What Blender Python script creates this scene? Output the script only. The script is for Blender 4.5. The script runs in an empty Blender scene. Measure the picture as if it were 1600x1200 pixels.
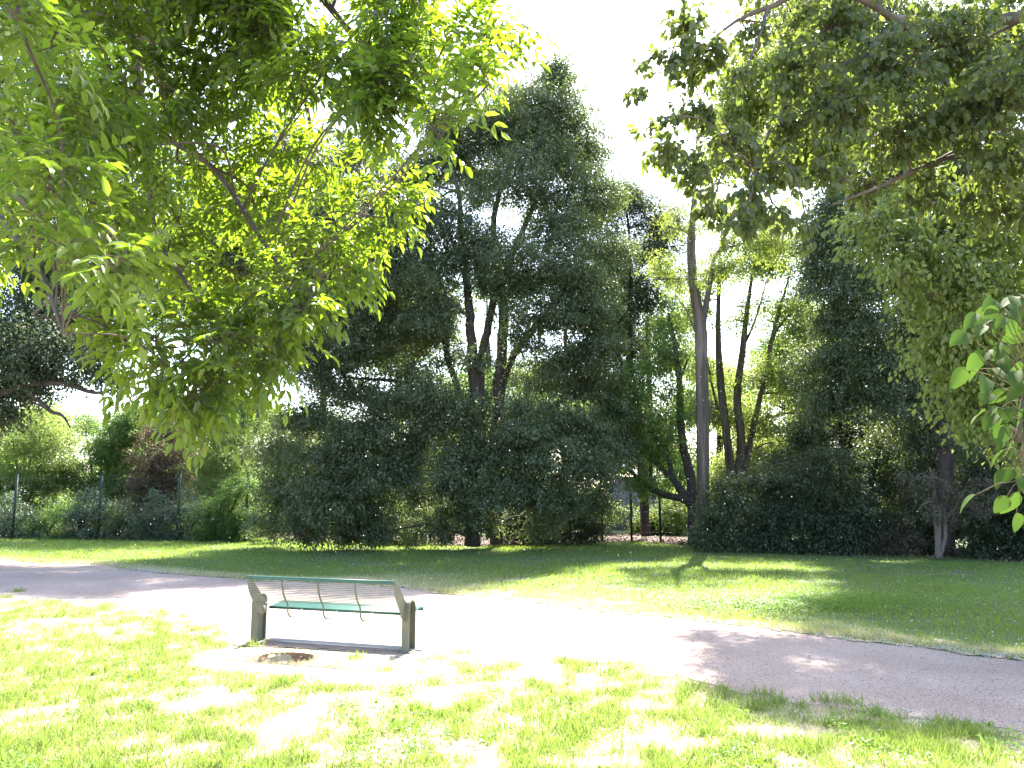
import bpy, math, random
import numpy as np
from math import radians, sin, cos, pi
RS = np.random.RandomState
rng = RS(7)
F = 1200.0; PITCH = radians(8.06); CAMZ = 1.6
cp, sp = cos(PITCH), sin(PITCH)
SUN_EL = radians(53.5); SUN_AZ = radians(18)      # azimuth to the right of +Y

def ray(px, py):
    return np.array([(px-800)/F, cp-(600-py)/F*sp, sp+(600-py)/F*cp])
def P(px, py, Y):                 # a point seen at photo position px,py standing at distance Y
    d = ray(px, py); d = d/d[1]*Y
    return d+np.array([0, 0, CAMZ])
def G(px, py):                    # a ground point
    d = ray(px, py); t = -CAMZ/d[2]
    return d*t+np.array([0, 0, CAMZ])

# ------------------------------------------------------------------ mesh helpers
class MB:
    def __init__(s): s.v = []; s.t = []; s.n = 0
    def add(s, v, t):
        v = np.asarray(v, float).reshape(-1, 3); t = np.asarray(t, int).reshape(-1, 3)
        s.v.append(v); s.t.append(t+s.n); s.n += len(v)
    def quad(s, a, b, c, d): s.add([a, b, c, d], [[0, 1, 2], [0, 2, 3]])
    def box(s, c, size, ax=None):
        c = np.array(c, float); h = np.array(size, float)/2
        ax = np.eye(3) if ax is None else np.array(ax)
        vs = [c+ax[0]*h[0]*i+ax[1]*h[1]*j+ax[2]*h[2]*k for i in (-1, 1) for j in (-1, 1) for k in (-1, 1)]
        q = [(0, 1, 3, 2), (4, 6, 7, 5), (0, 4, 5, 1), (2, 3, 7, 6), (0, 2, 6, 4), (1, 5, 7, 3)]
        s.add(vs, [t for a, b, c_, d in q for t in ((a, b, c_), (a, c_, d))])
    def tube(s, pts, rad, k=7, prof=None, cap=True):
        pts = np.asarray(pts, float); n = len(pts); rad = np.broadcast_to(rad, n)
        tan = np.gradient(pts, axis=0); tan /= np.linalg.norm(tan, axis=1)[:, None]+1e-9
        ref = np.array([0, 1., 0]) if abs(tan[0][2]) > .8 else np.array([0, 0, 1.])
        a = np.cross(tan, ref); a /= np.linalg.norm(a, axis=1)[:, None]+1e-9
        b = np.cross(tan, a)
        th = np.linspace(0, 2*pi, k, endpoint=False)
        pr = np.ones((n, k)) if prof is None else prof
        v = pts[:, None]+(a[:, None]*np.cos(th)[None, :, None]+b[:, None]*np.sin(th)[None, :, None])*(rad[:, None]*pr)[:, :, None]
        i = np.arange(n-1)[:, None]*k; j = np.arange(k)[None]; j2 = (j+1) % k
        A, B, C_, D = i+j, i+j2, i+k+j2, i+k+j
        t = np.concatenate([np.stack([A, B, C_], -1).reshape(-1, 3), np.stack([A, C_, D], -1).reshape(-1, 3)])
        v = v.reshape(-1, 3)
        if cap:
            m = len(v); v = np.vstack([v, pts[:1], pts[-1:]])
            jj = np.arange(k); e = (n-1)*k
            t = np.vstack([t, np.stack([jj*0+m, (jj+1) % k, jj], -1), np.stack([jj*0+m+1, e+jj, e+(jj+1) % k], -1)])
        s.add(v, t)
    def mesh(s, name, mat, smooth=False):
        me = bpy.data.meshes.new(name)
        v = np.concatenate(s.v) if s.v else np.zeros((0, 3)); t = np.concatenate(s.t) if s.t else np.zeros((0, 3), int)
        me.vertices.add(len(v)); me.vertices.foreach_set('co', v.astype(np.float32).ravel())
        me.loops.add(len(t)*3); me.loops.foreach_set('vertex_index', t.astype(np.int32).ravel())
        me.polygons.add(len(t)); me.polygons.foreach_set('loop_start', np.arange(len(t), dtype=np.int32)*3)
        if smooth: me.polygons.foreach_set('use_smooth', np.ones(len(t), dtype=bool))
        me.update(calc_edges=True)
        for m in (mat if isinstance(mat, (list, tuple)) else [mat]): me.materials.append(m)
        return me
    def build(s, name, mat, parent=None, smooth=False, **tags):
        o = bpy.data.objects.new(name, s.mesh(name, mat, smooth))
        bpy.context.scene.collection.objects.link(o)
        if parent is not None:
            o.parent = parent; o.matrix_parent_inverse = parent.matrix_world.inverted()
        for k_, v_ in tags.items(): o[k_] = v_
        return o
def thing(name, label, cat, loc=(0, 0, 0), group=None):
    o = bpy.data.objects.new(name, None); bpy.context.scene.collection.objects.link(o)
    o.location = [float(q) for q in loc]; o.empty_display_size = .2
    o.matrix_world = __import__('mathutils').Matrix.Translation(o.location)
    o['label'] = label; o['category'] = cat
    if group: o['group'] = group
    return o
def unit(v): return v/(np.linalg.norm(v, axis=-1, keepdims=True)+1e-9)
def catmull(pts, m=6):
    p = np.asarray(pts, float); p = np.vstack([2*p[0]-p[1], p, 2*p[-1]-p[-2]])
    out = []
    for i in range(1, len(p)-2):
        for t in np.linspace(0, 1, m, endpoint=False):
            a, b, c, d = p[i-1:i+3]
            out.append(.5*((2*b)+(-a+c)*t+(2*a-5*b+4*c-d)*t*t+(-a+3*b-3*c+d)*t**3))
    out.append(p[-2]); return np.array(out)

# ------------------------------------------------------------------ materials
def new_mat(name):
    m = bpy.data.materials.new(name); m.use_nodes = True
    nt = m.node_tree; nt.nodes.clear()
    out = nt.nodes.new('ShaderNodeOutputMaterial')
    return m, nt, out
def N(nt, typ, **kw):
    n = nt.nodes.new(typ)
    for k, v in kw.items():
        if k in n.inputs: n.inputs[k].default_value = v
        else: setattr(n, k, v)
    return n
def ramp(nt, fac, stops):
    r = nt.nodes.new('ShaderNodeValToRGB'); e = r.color_ramp.elements
    e[0].position, e[0].color = stops[0][0], (*stops[0][1], 1)
    e[1].position, e[1].color = stops[-1][0], (*stops[-1][1], 1)
    for p_, c in stops[1:-1]:
        x = e.new(p_); x.color = (*c, 1)
    nt.links.new(fac, r.inputs[0]); return r.outputs[0]
def leaf_mat(name, stops, tcol, tfac=.42, rough=.5, spec=.4, patch=None, psc=1.0):
    m, nt, out = new_mat(name)
    geo = nt.nodes.new('ShaderNodeNewGeometry')
    col = ramp(nt, geo.outputs['Random Per Island'], stops)
    p = N(nt, 'ShaderNodeBsdfPrincipled', Roughness=rough)
    p.inputs['Specular IOR Level'].default_value = spec
    if patch:
        tc = nt.nodes.new('ShaderNodeTexCoord')
        no = N(nt, 'ShaderNodeTexNoise', Scale=psc, Detail=2.0); nt.links.new(tc.outputs['Object'], no.inputs['Vector'])
        f = ramp(nt, no.outputs['Fac'], [(.45, (0, 0, 0)), (.62, (1, 1, 1))])
        mx = nt.nodes.new('ShaderNodeMixRGB'); nt.links.new(f, mx.inputs[0]); nt.links.new(col, mx.inputs[1]); mx.inputs[2].default_value = (*patch, 1)
        col = mx.outputs[0]
    nt.links.new(col, p.inputs['Base Color'])
    t = nt.nodes.new('ShaderNodeBsdfTranslucent')
    mt = N(nt, 'ShaderNodeMixRGB', blend_type='MIX'); mt.inputs[0].default_value = .75
    nt.links.new(col, mt.inputs[1]); mt.inputs[2].default_value = (*tcol, 1)
    nt.links.new(mt.outputs[0], t.inputs['Color'])
    mix = nt.nodes.new('ShaderNodeMixShader'); mix.inputs[0].default_value = tfac
    nt.links.new(p.outputs[0], mix.inputs[1]); nt.links.new(t.outputs[0], mix.inputs[2])
    nt.links.new(mix.outputs[0], out.inputs[0]); return m
def noise_mat(name, scale, stops, detail=6, rough=.9, bump=0, bscale=None, stretch=(1, 1, 1), spec=.3, coord='Object'):
    m, nt, out = new_mat(name)
    tc = nt.nodes.new('ShaderNodeTexCoord'); mp = nt.nodes.new('ShaderNodeMapping'); mp.inputs['Scale'].default_value = stretch
    nt.links.new(tc.outputs[coord], mp.inputs[0])
    no = N(nt, 'ShaderNodeTexNoise', Scale=scale, Detail=float(detail), Roughness=.65); nt.links.new(mp.outputs[0], no.inputs['Vector'])
    p = N(nt, 'ShaderNodeBsdfPrincipled', Roughness=rough); p.inputs['Specular IOR Level'].default_value = spec
    nt.links.new(ramp(nt, no.outputs['Fac'], stops), p.inputs['Base Color'])
    if bump:
        n2 = N(nt, 'ShaderNodeTexNoise', Scale=float(bscale or scale*4), Detail=6.0); nt.links.new(mp.outputs[0], n2.inputs['Vector'])
        b = N(nt, 'ShaderNodeBump', Strength=bump, Distance=.02); nt.links.new(n2.outputs['Fac'], b.inputs['Height']); nt.links.new(b.outputs[0], p.inputs['Normal'])
    nt.links.new(p.outputs[0], out.inputs[0]); return m
M = {}
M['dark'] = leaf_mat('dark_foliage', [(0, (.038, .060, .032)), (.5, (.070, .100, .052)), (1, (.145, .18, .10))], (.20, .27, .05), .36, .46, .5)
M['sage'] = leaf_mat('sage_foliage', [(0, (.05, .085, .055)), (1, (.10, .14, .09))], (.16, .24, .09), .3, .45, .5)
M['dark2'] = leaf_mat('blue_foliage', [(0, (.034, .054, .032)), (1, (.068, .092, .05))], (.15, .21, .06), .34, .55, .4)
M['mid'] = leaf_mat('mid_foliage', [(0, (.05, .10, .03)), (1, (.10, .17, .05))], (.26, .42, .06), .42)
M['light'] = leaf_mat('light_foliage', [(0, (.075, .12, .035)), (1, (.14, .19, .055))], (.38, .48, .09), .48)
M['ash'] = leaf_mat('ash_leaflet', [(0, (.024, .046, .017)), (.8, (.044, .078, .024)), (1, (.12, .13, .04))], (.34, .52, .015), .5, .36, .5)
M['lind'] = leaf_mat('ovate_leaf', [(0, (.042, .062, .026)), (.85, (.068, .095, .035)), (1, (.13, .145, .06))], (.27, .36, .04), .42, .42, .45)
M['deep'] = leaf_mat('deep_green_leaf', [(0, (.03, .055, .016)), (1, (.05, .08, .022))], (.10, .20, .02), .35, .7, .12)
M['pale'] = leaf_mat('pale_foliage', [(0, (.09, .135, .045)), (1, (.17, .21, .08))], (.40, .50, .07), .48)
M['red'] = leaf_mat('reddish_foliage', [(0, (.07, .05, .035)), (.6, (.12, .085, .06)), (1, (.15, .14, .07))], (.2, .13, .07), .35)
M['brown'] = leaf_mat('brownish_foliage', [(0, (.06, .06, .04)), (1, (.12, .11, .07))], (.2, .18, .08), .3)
M['litterleaf'] = leaf_mat('leaf_litter', [(0, (.05, .025, .02)), (.7, (.12, .065, .05)), (1, (.3, .2, .16))], (.2, .1, .06), .12, .7)
M['grass'] = leaf_mat('grass_blade', [(0, (.05, .095, .025)), (.5, (.135, .19, .045)), (.85, (.22, .26, .08)), (1, (.42, .4, .2))], (.36, .52, .07), .4, .5, .3)
M['grassf'] = leaf_mat('lawn_blade', [(0, (.055, .10, .035)), (.75, (.085, .14, .045)), (1, (.2, .22, .1))], (.40, .56, .05), .5, .5, .3, patch=(.10, .165, .055), psc=.35)
M['straw'] = leaf_mat('straw_blade', [(0, (.4, .36, .2)), (1, (.6, .55, .36))], (.5, .45, .25), .3, .6)
M['weed'] = leaf_mat('weed_leaf', [(0, (.07, .16, .02)), (1, (.12, .24, .03))], (.3, .55, .03), .45, .5)
M['pebble'] = leaf_mat('pebbles', [(0, (.14, .11, .10)), (.5, (.3, .25, .23)), (1, (.5, .44, .42))], (.1, .1, .1), .0, .9)
M['fluff'] = leaf_mat('seed_fluff', [(0, (.7, .7, .68)), (1, (.85, .85, .83))], (.8, .8, .8), .5, .9, .1)
M['bark'] = noise_mat('bark', 6, [(.3, (.05, .04, .035)), (.7, (.12, .095, .08))], bump=.6, bscale=14, stretch=(1, 1, .15))
M['barkd'] = noise_mat('dark_bark', 6, [(.3, (.03, .025, .025)), (.7, (.075, .06, .055))], bump=.6, bscale=14, stretch=(1, 1, .2))
M['barkt'] = noise_mat('ridged_bark', 9, [(.3, (.045, .036, .03)), (.5, (.10, .08, .068)), (.62, (.18, .15, .13))], bump=.9, bscale=22, stretch=(1, 1, .07))
M['barkp'] = noise_mat('pale_bark', 8, [(.3, (.09, .075, .06)), (.7, (.18, .15, .125))], bump=.5, stretch=(1, 1, .3))
M['twig'] = noise_mat('twig_bark', 20, [(.3, (.07, .055, .035)), (.7, (.14, .11, .06))])
def gravel():
    m, nt, out = new_mat('gravel')
    tc = nt.nodes.new('ShaderNodeTexCoord')
    a = N(nt, 'ShaderNodeTexNoise', Scale=.9, Detail=5.0); b = N(nt, 'ShaderNodeTexNoise', Scale=70.0, Detail=4.0, Roughness=.8)
    v = N(nt, 'ShaderNodeTexVoronoi', Scale=55.0)
    for n in (a, b, v): nt.links.new(tc.outputs['Object'], n.inputs['Vector'])
    c1 = ramp(nt, a.outputs['Fac'], [(.3, (.28, .217, .187)), (.55, (.33, .265, .232)), (.75, (.38, .312, .276))])
    c2 = ramp(nt, b.outputs['Fac'], [(.3, (.3, .28, .28)), (.48, (.95, .95, .95)), (.7, (1.5, 1.45, 1.42))])
    mx = N(nt, 'ShaderNodeMixRGB', blend_type='MULTIPLY'); mx.inputs[0].default_value = 1
    nt.links.new(c1, mx.inputs[1]); nt.links.new(c2, mx.inputs[2])
    p = N(nt, 'ShaderNodeBsdfPrincipled', Roughness=.95); p.inputs['Specular IOR Level'].default_value = .2
    nt.links.new(mx.outputs[0], p.inputs['Base Color'])
    bu = N(nt, 'ShaderNodeBump', Strength=.7, Distance=.012); nt.links.new(v.outputs['Distance'], bu.inputs['Height']); nt.links.new(bu.outputs[0], p.inputs['Normal'])
    nt.links.new(p.outputs[0], out.inputs[0]); return m
M['gravel'] = gravel()
M['soil'] = noise_mat('dry_soil', 2.2, [(.3, (.25, .20, .12)), (.5, (.36, .31, .21)), (.7, (.48, .43, .33))], bump=.8, bscale=45)
M['lawn'] = noise_mat('lawn_soil', 1.4, [(.3, (.05, .075, .03)), (.5, (.075, .105, .045)), (.72, (.14, .15, .08))], detail=9, bump=.9, bscale=30)
M['litter'] = noise_mat('litter_soil', 5, [(.3, (.035, .026, .02)), (.6, (.08, .055, .042)), (.75, (.14, .10, .08))], bump=1, bscale=25)
M['earth'] = noise_mat('brown_earth', 9, [(.3, (.15, .095, .055)), (.7, (.28, .18, .11))], bump=.9, bscale=40)
M['earth2'] = noise_mat('shadow_toned_soil', 14, [(.3, (.20, .14, .11)), (.7, (.36, .27, .22))], bump=.9, bscale=60)  # brown-pink soil tone with the bench seat's shadow put into it
M['slab'] = noise_mat('old_concrete', 8, [(.3, (.36, .3, .27)), (.7, (.5, .44, .4))], bump=.4, bscale=60)
M['green'] = noise_mat('worn_green_enamel', 5, [(.35, (.03, .095, .072)), (.65, (.042, .12, .092))], rough=.4, spec=.5)
M['legp'] = noise_mat('weathered_leg_enamel', 6, [(.3, (.08, .105, .08)), (.55, (.13, .135, .10)), (.75, (.2, .155, .11))], rough=.5, stretch=(1, 1, .5))
M['slat'] = noise_mat('slat_enamel', 12, [(.3, (.07, .11, .085)), (.7, (.2, .17, .15))], rough=.5, stretch=(.3, 1, 1))
M['post'] = noise_mat('dark_green_post', 5, [(.3, (.012, .03, .02)), (.7, (.02, .045, .03))], rough=.5)
M['wire'] = noise_mat('wire', 5, [(.3, (.05, .08, .06)), (.7, (.08, .11, .09))], rough=.5)
M['wall'] = noise_mat('grey_render', 4, [(.3, (.2, .18, .2)), (.7, (.28, .26, .28))], bump=.2)

# ------------------------------------------------------------------ leaves
DENS = 4.0; BS = 1.40
T_RH = (np.array([[0, 0, 0], [-.5, .45, .10], [0, 1, -.08], [.5, .45, .10]]), np.array([[0, 3, 2], [0, 2, 1]]))
T_LF = (np.array([[0, 0, 0], [0, .33, -.03], [0, .7, -.08], [0, 1, -.2], [-.44, .28, .1], [-.36, .66, .03], [.44, .28, .1], [.36, .66, .03]]),
        np.array([[0, 1, 4], [0, 6, 1], [4, 1, 2], [4, 2, 5], [1, 6, 7], [1, 7, 2], [5, 2, 3], [2, 7, 3]]))
def hi_leaf(n=9):
    ys = np.linspace(0, 1, n); wv = np.sin(np.pi*ys**.72)**.8*.5; wv[0] = .02; wv[-1] = 0
    v = []
    for y_, w_ in zip(ys, wv):
        b_ = -.22*y_**2
        for f_ in (-1, -.5, 0, .5, 1): v.append([f_*w_, y_-.06*(abs(f_)*(1-y_)), b_+.10*abs(f_)*w_*2+.015*np.sin(y_*25)*abs(f_)])
    t = []
    for i_ in range(n-1):
        for j_ in range(4):
            a_ = i_*5+j_; t += [[a_, a_+1, a_+6], [a_, a_+6, a_+5]]
    return np.array(v), np.array(t)
T_HI = hi_leaf()
def inst(mb, T, pos, fwd, nrm, ln, wd):
    tv, tf = T
    f = unit(fwd); s = unit(np.cross(f, nrm)); n = np.cross(s, f)
    ln = np.broadcast_to(ln, len(pos))[:, None, None]; wd = np.broadcast_to(wd, len(pos))[:, None, None]
    v = pos[:, None]+tv[None, :, :1]*wd*s[:, None]+tv[None, :, 1:2]*ln*f[:, None]+tv[None, :, 2:3]*ln*n[:, None]
    t = tf[None]+np.arange(len(pos))[:, None, None]*len(tv)
    mb.add(v, t)
def rdir(r, n):
    return unit(r.normal(size=(n, 3)))

def crown(mb, tw, c, R, r, leaf=.1, wid=.5, dens=1.0, droop=.5, T=T_RH, flat=.8, sub=None, K=16, twr=.008):
    """one bough: lumps of leafy sprays around c"""
    area = R*R
    ns = max(3, int(round((sub or 7)*1.0)))
    u = rdir(r, ns); u[:, 2] = u[:, 2]*.9+.1
    cs = c+u*R*np.array([1, 1, flat])*(.25+.6*r.rand(ns, 1))
    rs = R*(.36+.28*r.rand(ns))
    an = np.stack([r.uniform(.8, 1.5, ns), r.uniform(.8, 1.5, ns), r.uniform(.45, .85, ns)], -1)
    if tw is not None:
        for q in cs:
            m_ = (c+q)/2+r.normal(size=3)*R*.08+np.array([0, 0, R*.06])
            tw.tube([c, m_, q], [twr*2.2, twr*1.5, twr*.7], 4, cap=False)
    tot = int(DENS*dens*area*4*pi*.8/(leaf*leaf*wid)*1.0)
    nsp = max(6, tot//K)
    idx = r.randint(0, ns, nsp)
    uu = rdir(r, nsp)
    drp = np.array([0, 0, -1.])*(rs[idx]*np.maximum(0, np.linalg.norm(uu[:, :2], axis=1)-.6)*.9)[:, None]
    base = cs[idx]+drp+uu*(rs[idx]*(.3+.75*r.rand(nsp)**.6+(r.rand(nsp) < .14)*r.rand(nsp)*.9))[:, None]*an[idx]+r.normal(size=(nsp,3))*leaf*.8
    d = unit(uu*.9+(base-c)/R*.5+rdir(r, nsp)*.45+np.array([0, 0, -droop*.6]))
    L = leaf*(3+3.5*r.rand(nsp))
    t = r.rand(nsp, K)
    p = base[:, None]+d[:, None]*(L[:, None]*(t-.4))[:, :, None]+r.normal(size=(nsp, K, 3))*leaf*.8
    fd = unit(d[:, None]*.8+r.normal(size=(nsp, K, 3))*.55+np.array([0, 0, -droop]))
    nn = np.array([0, 0, 1.])+r.normal(size=(nsp, K, 3))*.5+uu[:, None]*.35
    n_ = nsp*K
    ll = leaf*(.65+.6*r.rand(n_))
    inst(mb, T, p.reshape(-1, 3), fd.reshape(-1, 3), nn.reshape(-1, 3), ll, ll*wid)

def limb(tr, pts, r, k=8, wob=.03, m=6, ridge=0):
    """pts (px,py,Y,radius)"""
    W = np.array([P(a, b, c_) for a, b, c_, _ in pts]); R = np.array([q[3] for q in pts])
    c = catmull(np.hstack([W, R[:, None]]), m)
    c[1:-1, :3] += r.normal(size=(len(c)-2, 3))*wob*c[1:-1, 3:4]*3*(0 if ridge else 1)
    prof = None
    if ridge:
        k = 34
        ph = r.rand(5)*6.28; th = np.linspace(0, 2*pi, k, endpoint=False)
        zz = c[:, 2][:, None]
        prof = 1+ridge*(np.sin(th*9+ph[0]+.25*zz)+.7*np.sin(th*14+ph[1]-.3*zz)+.4*np.sin(th*4+ph[2]))
    else:
        prof = 1+r.normal(size=(len(c), k))*.05
    tr.tube(c[:, :3], np.maximum(c[:, 3], .006), k, prof)
    return c

def tree(name, label, blobs, limbs, leaf=.1, wid=.5, dens=1., mat='dark', bark='bark', droop=.5, seed=0, base=None,
         cat='tree', group=None, sub=7, flat=.8, T=T_RH, ridge=0, bough=True, K=16, twr=.008, extra=None, jit=0, pn=('trunk', 'branches', 'crown')):
    r = RS(seed+11)
    tr, cr = MB(), MB(); br = tr
    samp = []
    for i, l in enumerate(limbs):
        samp.append(limb(tr, l, r, 9 if i == 0 else 7, ridge=ridge if i < 2 else 0, m=14 if ridge else 6))
    S = np.vstack(samp) if samp else None
    for b in blobs:
        px, py, Y, rp = b[:4]; dn = b[4] if len(b) > 4 else 1
        if jit: Y += r.uniform(-jit, jit)
        c = P(px, py, Y); R = rp*BS*Y/F
        if bough and S is not None:
            dz = c[2]-S[:, 2]
            dist = np.linalg.norm(S[:, :3]-c, axis=1)+np.where(dz < .1*R, 1.5, 0)
            q = S[dist.argmin()]
            if np.linalg.norm(q[:3]-c) > .2:
                mid = (q[:3]+c)/2+np.array([0, 0, .12])*np.linalg.norm(c-q[:3])+r.normal(size=3)*R*.1
                r0 = min(q[3]*.6, .012+.016*np.linalg.norm(c-q[:3]))
                br.tube(catmull([q[:3], mid, c], 4), np.linspace(r0, twr*2, 9), 5, cap=False)
        crown(cr, br, c, R, r, leaf, wid, dens*dn, droop, T, flat, sub, K, twr)
    if base is None:
        base = samp[0][0][:3] if samp else np.array([0, 0, 0])
    t = thing(name, label, cat, (base[0], base[1], 0), group)
    if tr.n: tr.build(pn[0], M[bark], t, smooth=True)
    if cr.n: cr.build(pn[2], M[mat], t)
    return t

# ================================================================== ground and path
yu_px = [(0, 876), (80, 880), (150, 882), (200, 889), (290, 899), (400, 906), (520, 911), (620, 916), (700, 928), (850, 945), (1000, 960), (1100, 972), (1250, 990), (1400, 1006), (1600, 1031)]
yl_px = [(0, 944), (60, 937), (120, 938), (200, 950), (300, 962), (360, 985), (395, 1003), (520, 1012), (620, 1024), (700, 1036), (850, 1034), (1000, 1040), (1100, 1062), (1200, 1092), (1300, 1106), (1400, 1120), (1500, 1136), (1600, 1152)]
U = np.array([G(*q)[:2] for q in yu_px]); Lw = np.array([G(*q)[:2] for q in yl_px])
U = np.vstack([[-40, U[0][1]+7], U, [U[-1][0]+3, U[-1][1]-2.2], [30, -6]]); Lw = np.vstack([[-40, Lw[0][1]+7], Lw, [Lw[-1][0]+2.5, Lw[-1][1]-2], [30, -12]])
yU = lambda x: np.interp(x, U[:, 0], U[:, 1]); yL = lambda x: np.interp(x, Lw[:, 0], Lw[:, 1])
# tree line (front of the planting bed) and lawn far edge
TLp = [(0, 834), (200, 838), (400, 842), (600, 850), (740, 856), (900, 850), (1000, 848), (1098, 856), (1250, 863), (1467, 872), (1600, 880)]
TLw = np.array([G(*q)[:2] for q in TLp]); TLw = np.vstack([[-60, 33], TLw, [40, 11]])
yT = lambda x: np.interp(x, TLw[:, 0], TLw[:, 1])

HOLE = G(448, 1027)+np.array([0, -.03, 0])
def ground_h(x, y):
    d = np.sqrt(((x-HOLE[0])/.27)**2+((y-HOLE[1])/.22)**2)
    pit = -.13*np.clip((1.1-d)/.22, 0, 1)
    far = .0*np.clip(y-30, 0, 100)
    return pit
def gridlines(lo, hi, coarse, fine_lo, fine_hi, fine):
    a = np.concatenate([np.linspace(lo, fine_lo, coarse), np.arange(fine_lo, fine_hi, fine)[1:], np.linspace(fine_hi, hi, coarse)])
    return np.unique(np.round(a, 4))
gx = gridlines(-160, 160, 40, HOLE[0]-.5, HOLE[0]+.5, .025); gy = gridlines(-40, 260, 40, HOLE[1]-.36, HOLE[1]+.36, .02)
X, Y = np.meshgrid(gx, gy); Z = ground_h(X, Y)
n1, n2 = X.shape
i, j = np.meshgrid(np.arange(n1-1), np.arange(n2-1), indexing='ij'); a = i*n2+j
mb = MB(); mb.add(np.stack([X, Y, Z], -1), np.concatenate([np.stack([a, a+1, a+n2+1], -1).reshape(-1, 3), np.stack([a, a+n2+1, a+n2], -1).reshape(-1, 3)]))
g = mb.build('ground', M['soil'], kind='structure')
def strip(name, xs, lo, hi, z, mat, r, jag=.03, kind='structure'):
    mb = MB(); n = len(xs)
    lo = lo+r.normal(size=n)*jag; hi = hi+r.normal(size=n)*jag
    v = np.vstack([np.stack([xs, lo, np.full(n, z)], -1), np.stack([xs, hi, np.full(n, z)], -1)])
    a = np.arange(n-1)
    mb.add(v, np.concatenate([np.stack([a, a+1, a+n+1], -1), np.stack([a, a+n+1, a+n], -1)]))
    return mb.build(name, mat, kind=kind)
xs = np.arange(-40, 30, .08)
wob = lambda x, s: .10*np.sin(x*2.1+s)+.06*np.sin(x*5.3+s*2)+.03*np.sin(x*13+s)
strip('path', xs, yL(xs)+wob(xs, 1), yU(xs)+wob(xs, 2), .0045, M['gravel'], rng, .02)
strip('lawn', xs, yU(xs)+wob(xs, 2)-.05, yT(xs)+.3, .009, M['lawn'], rng, .03)
strip('planting_bed', np.arange(-60, 40, .1), yT(np.arange(-60, 40, .1))+wob(np.arange(-60, 40, .1), 5), yT(np.arange(-60, 40, .1))+6, .012, M['litter'], rng, .04)

xv = np.arange(-20, 14, .06)
vw = .25*(xv < 2.5)+.9*np.clip(1-np.abs(xv-1.0)/5.5, 0, 1)+.25*np.sin(xv*1.7)+.15*np.sin(xv*4.1+1)+.1*np.sin(xv*11)
strip('dry_verge', xv, yU(xv)+wob(xv, 2)-.06, yU(xv)+wob(xv, 2)+np.maximum(vw, .05), .0125, M['soil'], RS(8), .07)
xm = np.arange(-150, 150, 1.); strip('meadow', xm, yT(xm)+5.5, xm*0+150, .004, M['lawn'], rng, .03)
# ------------------------------------------------------------------ grass
T_BL = (np.array([[-.5, 0, 0], [.5, 0, 0], [-.42, .5, .05], [.42, .5, .05], [0, 1, .28]]), np.array([[0, 1, 3], [0, 3, 2], [2, 3, 4]]))
def blades(mb, x, y, h, w, r, lean=.45, z=0.):
    n = len(x); pos = np.stack([x, y, np.zeros(n)+z], -1)
    fwd = np.array([0, 0, 1.])+np.hstack([r.normal(size=(n, 2))*lean, np.zeros((n, 1))])
    a = r.rand(n)*2*pi; nr = -np.stack([np.cos(a), np.sin(a), np.zeros(n)], -1)
    inst(mb, T_BL, pos, fwd, nr, h, w)
def vnoise(x, y, s, seed):
    r = RS(seed); g_ = r.rand(64, 64); x = x*s+100; y = y*s+100
    xi = np.floor(x).astype(int); yi = np.floor(y).astype(int); fx = x-xi; fy = y-yi
    fx = fx*fx*(3-2*fx); fy = fy*fy*(3-2*fy)
    q = lambda a, b: g_[a % 64, b % 64]
    return (q(xi, yi)*(1-fx)+q(xi+1, yi)*fx)*(1-fy)+(q(xi, yi+1)*(1-fx)+q(xi+1, yi+1)*fx)*fy
def fg_points(n, r, y0=3.6, y1=13.5):
    y = y0+(y1-y0)*r.rand(n)**1.5; x = (r.rand(n)*2-1)*(y*.75+.6)
    return x, y
def in_fg(x, y, m=0.):
    e = yL(x)+wob(x, 1)+m
    hole = ((x-HOLE[0])/.40)**2+((y-HOLE[1]-.06)/.34)**2 < 1
    pad = (x > -3.0) & (x < -.95) & (y > 7.35-(x+2.8)*.34-.05)
    return (y < e) & ~hole & ~pad
r = RS(3)
mb = MB()
tx, ty = fg_points(52000, r)
dn = .22*vnoise(tx, ty, 1.1, 5)+.34*vnoise(tx, ty, 3.3, 6)+.44*vnoise(tx, ty, 8.0, 7)
edge = np.clip((yL(tx)-ty)/1.2, 0, 1)
left = np.clip((-tx-1)/3, 0, 1)*.14
keep = in_fg(tx, ty) & (dn+left > .43+.12*(1-edge)+r.rand(len(tx))*.14)
tx, ty, dn = tx[keep], ty[keep], dn[keep]
print('tufts', len(tx))
k = 9
bx = np.repeat(tx, k)+r.normal(size=len(tx)*k)*.04; by = np.repeat(ty, k)+r.normal(size=len(tx)*k)*.04
hh = np.repeat(.03+.05*r.rand(len(tx))*(dn/.5), k)*(.6+.7*r.rand(len(bx)))
blades(mb, bx, by, hh, .0045, r, .55)
q = r.rand(len(tx)) < .07; ax_, ay_ = tx[q], ty[q]; k = 26
bx = np.repeat(ax_, k)+r.normal(size=len(ax_)*k)*.035; by = np.repeat(ay_, k)+r.normal(size=len(ax_)*k)*.03
blades(mb, bx, by, np.repeat(.07+.06*r.rand(len(ax_)), k)*(.6+.6*r.rand(len(bx))), .0045, r, .5)
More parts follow.
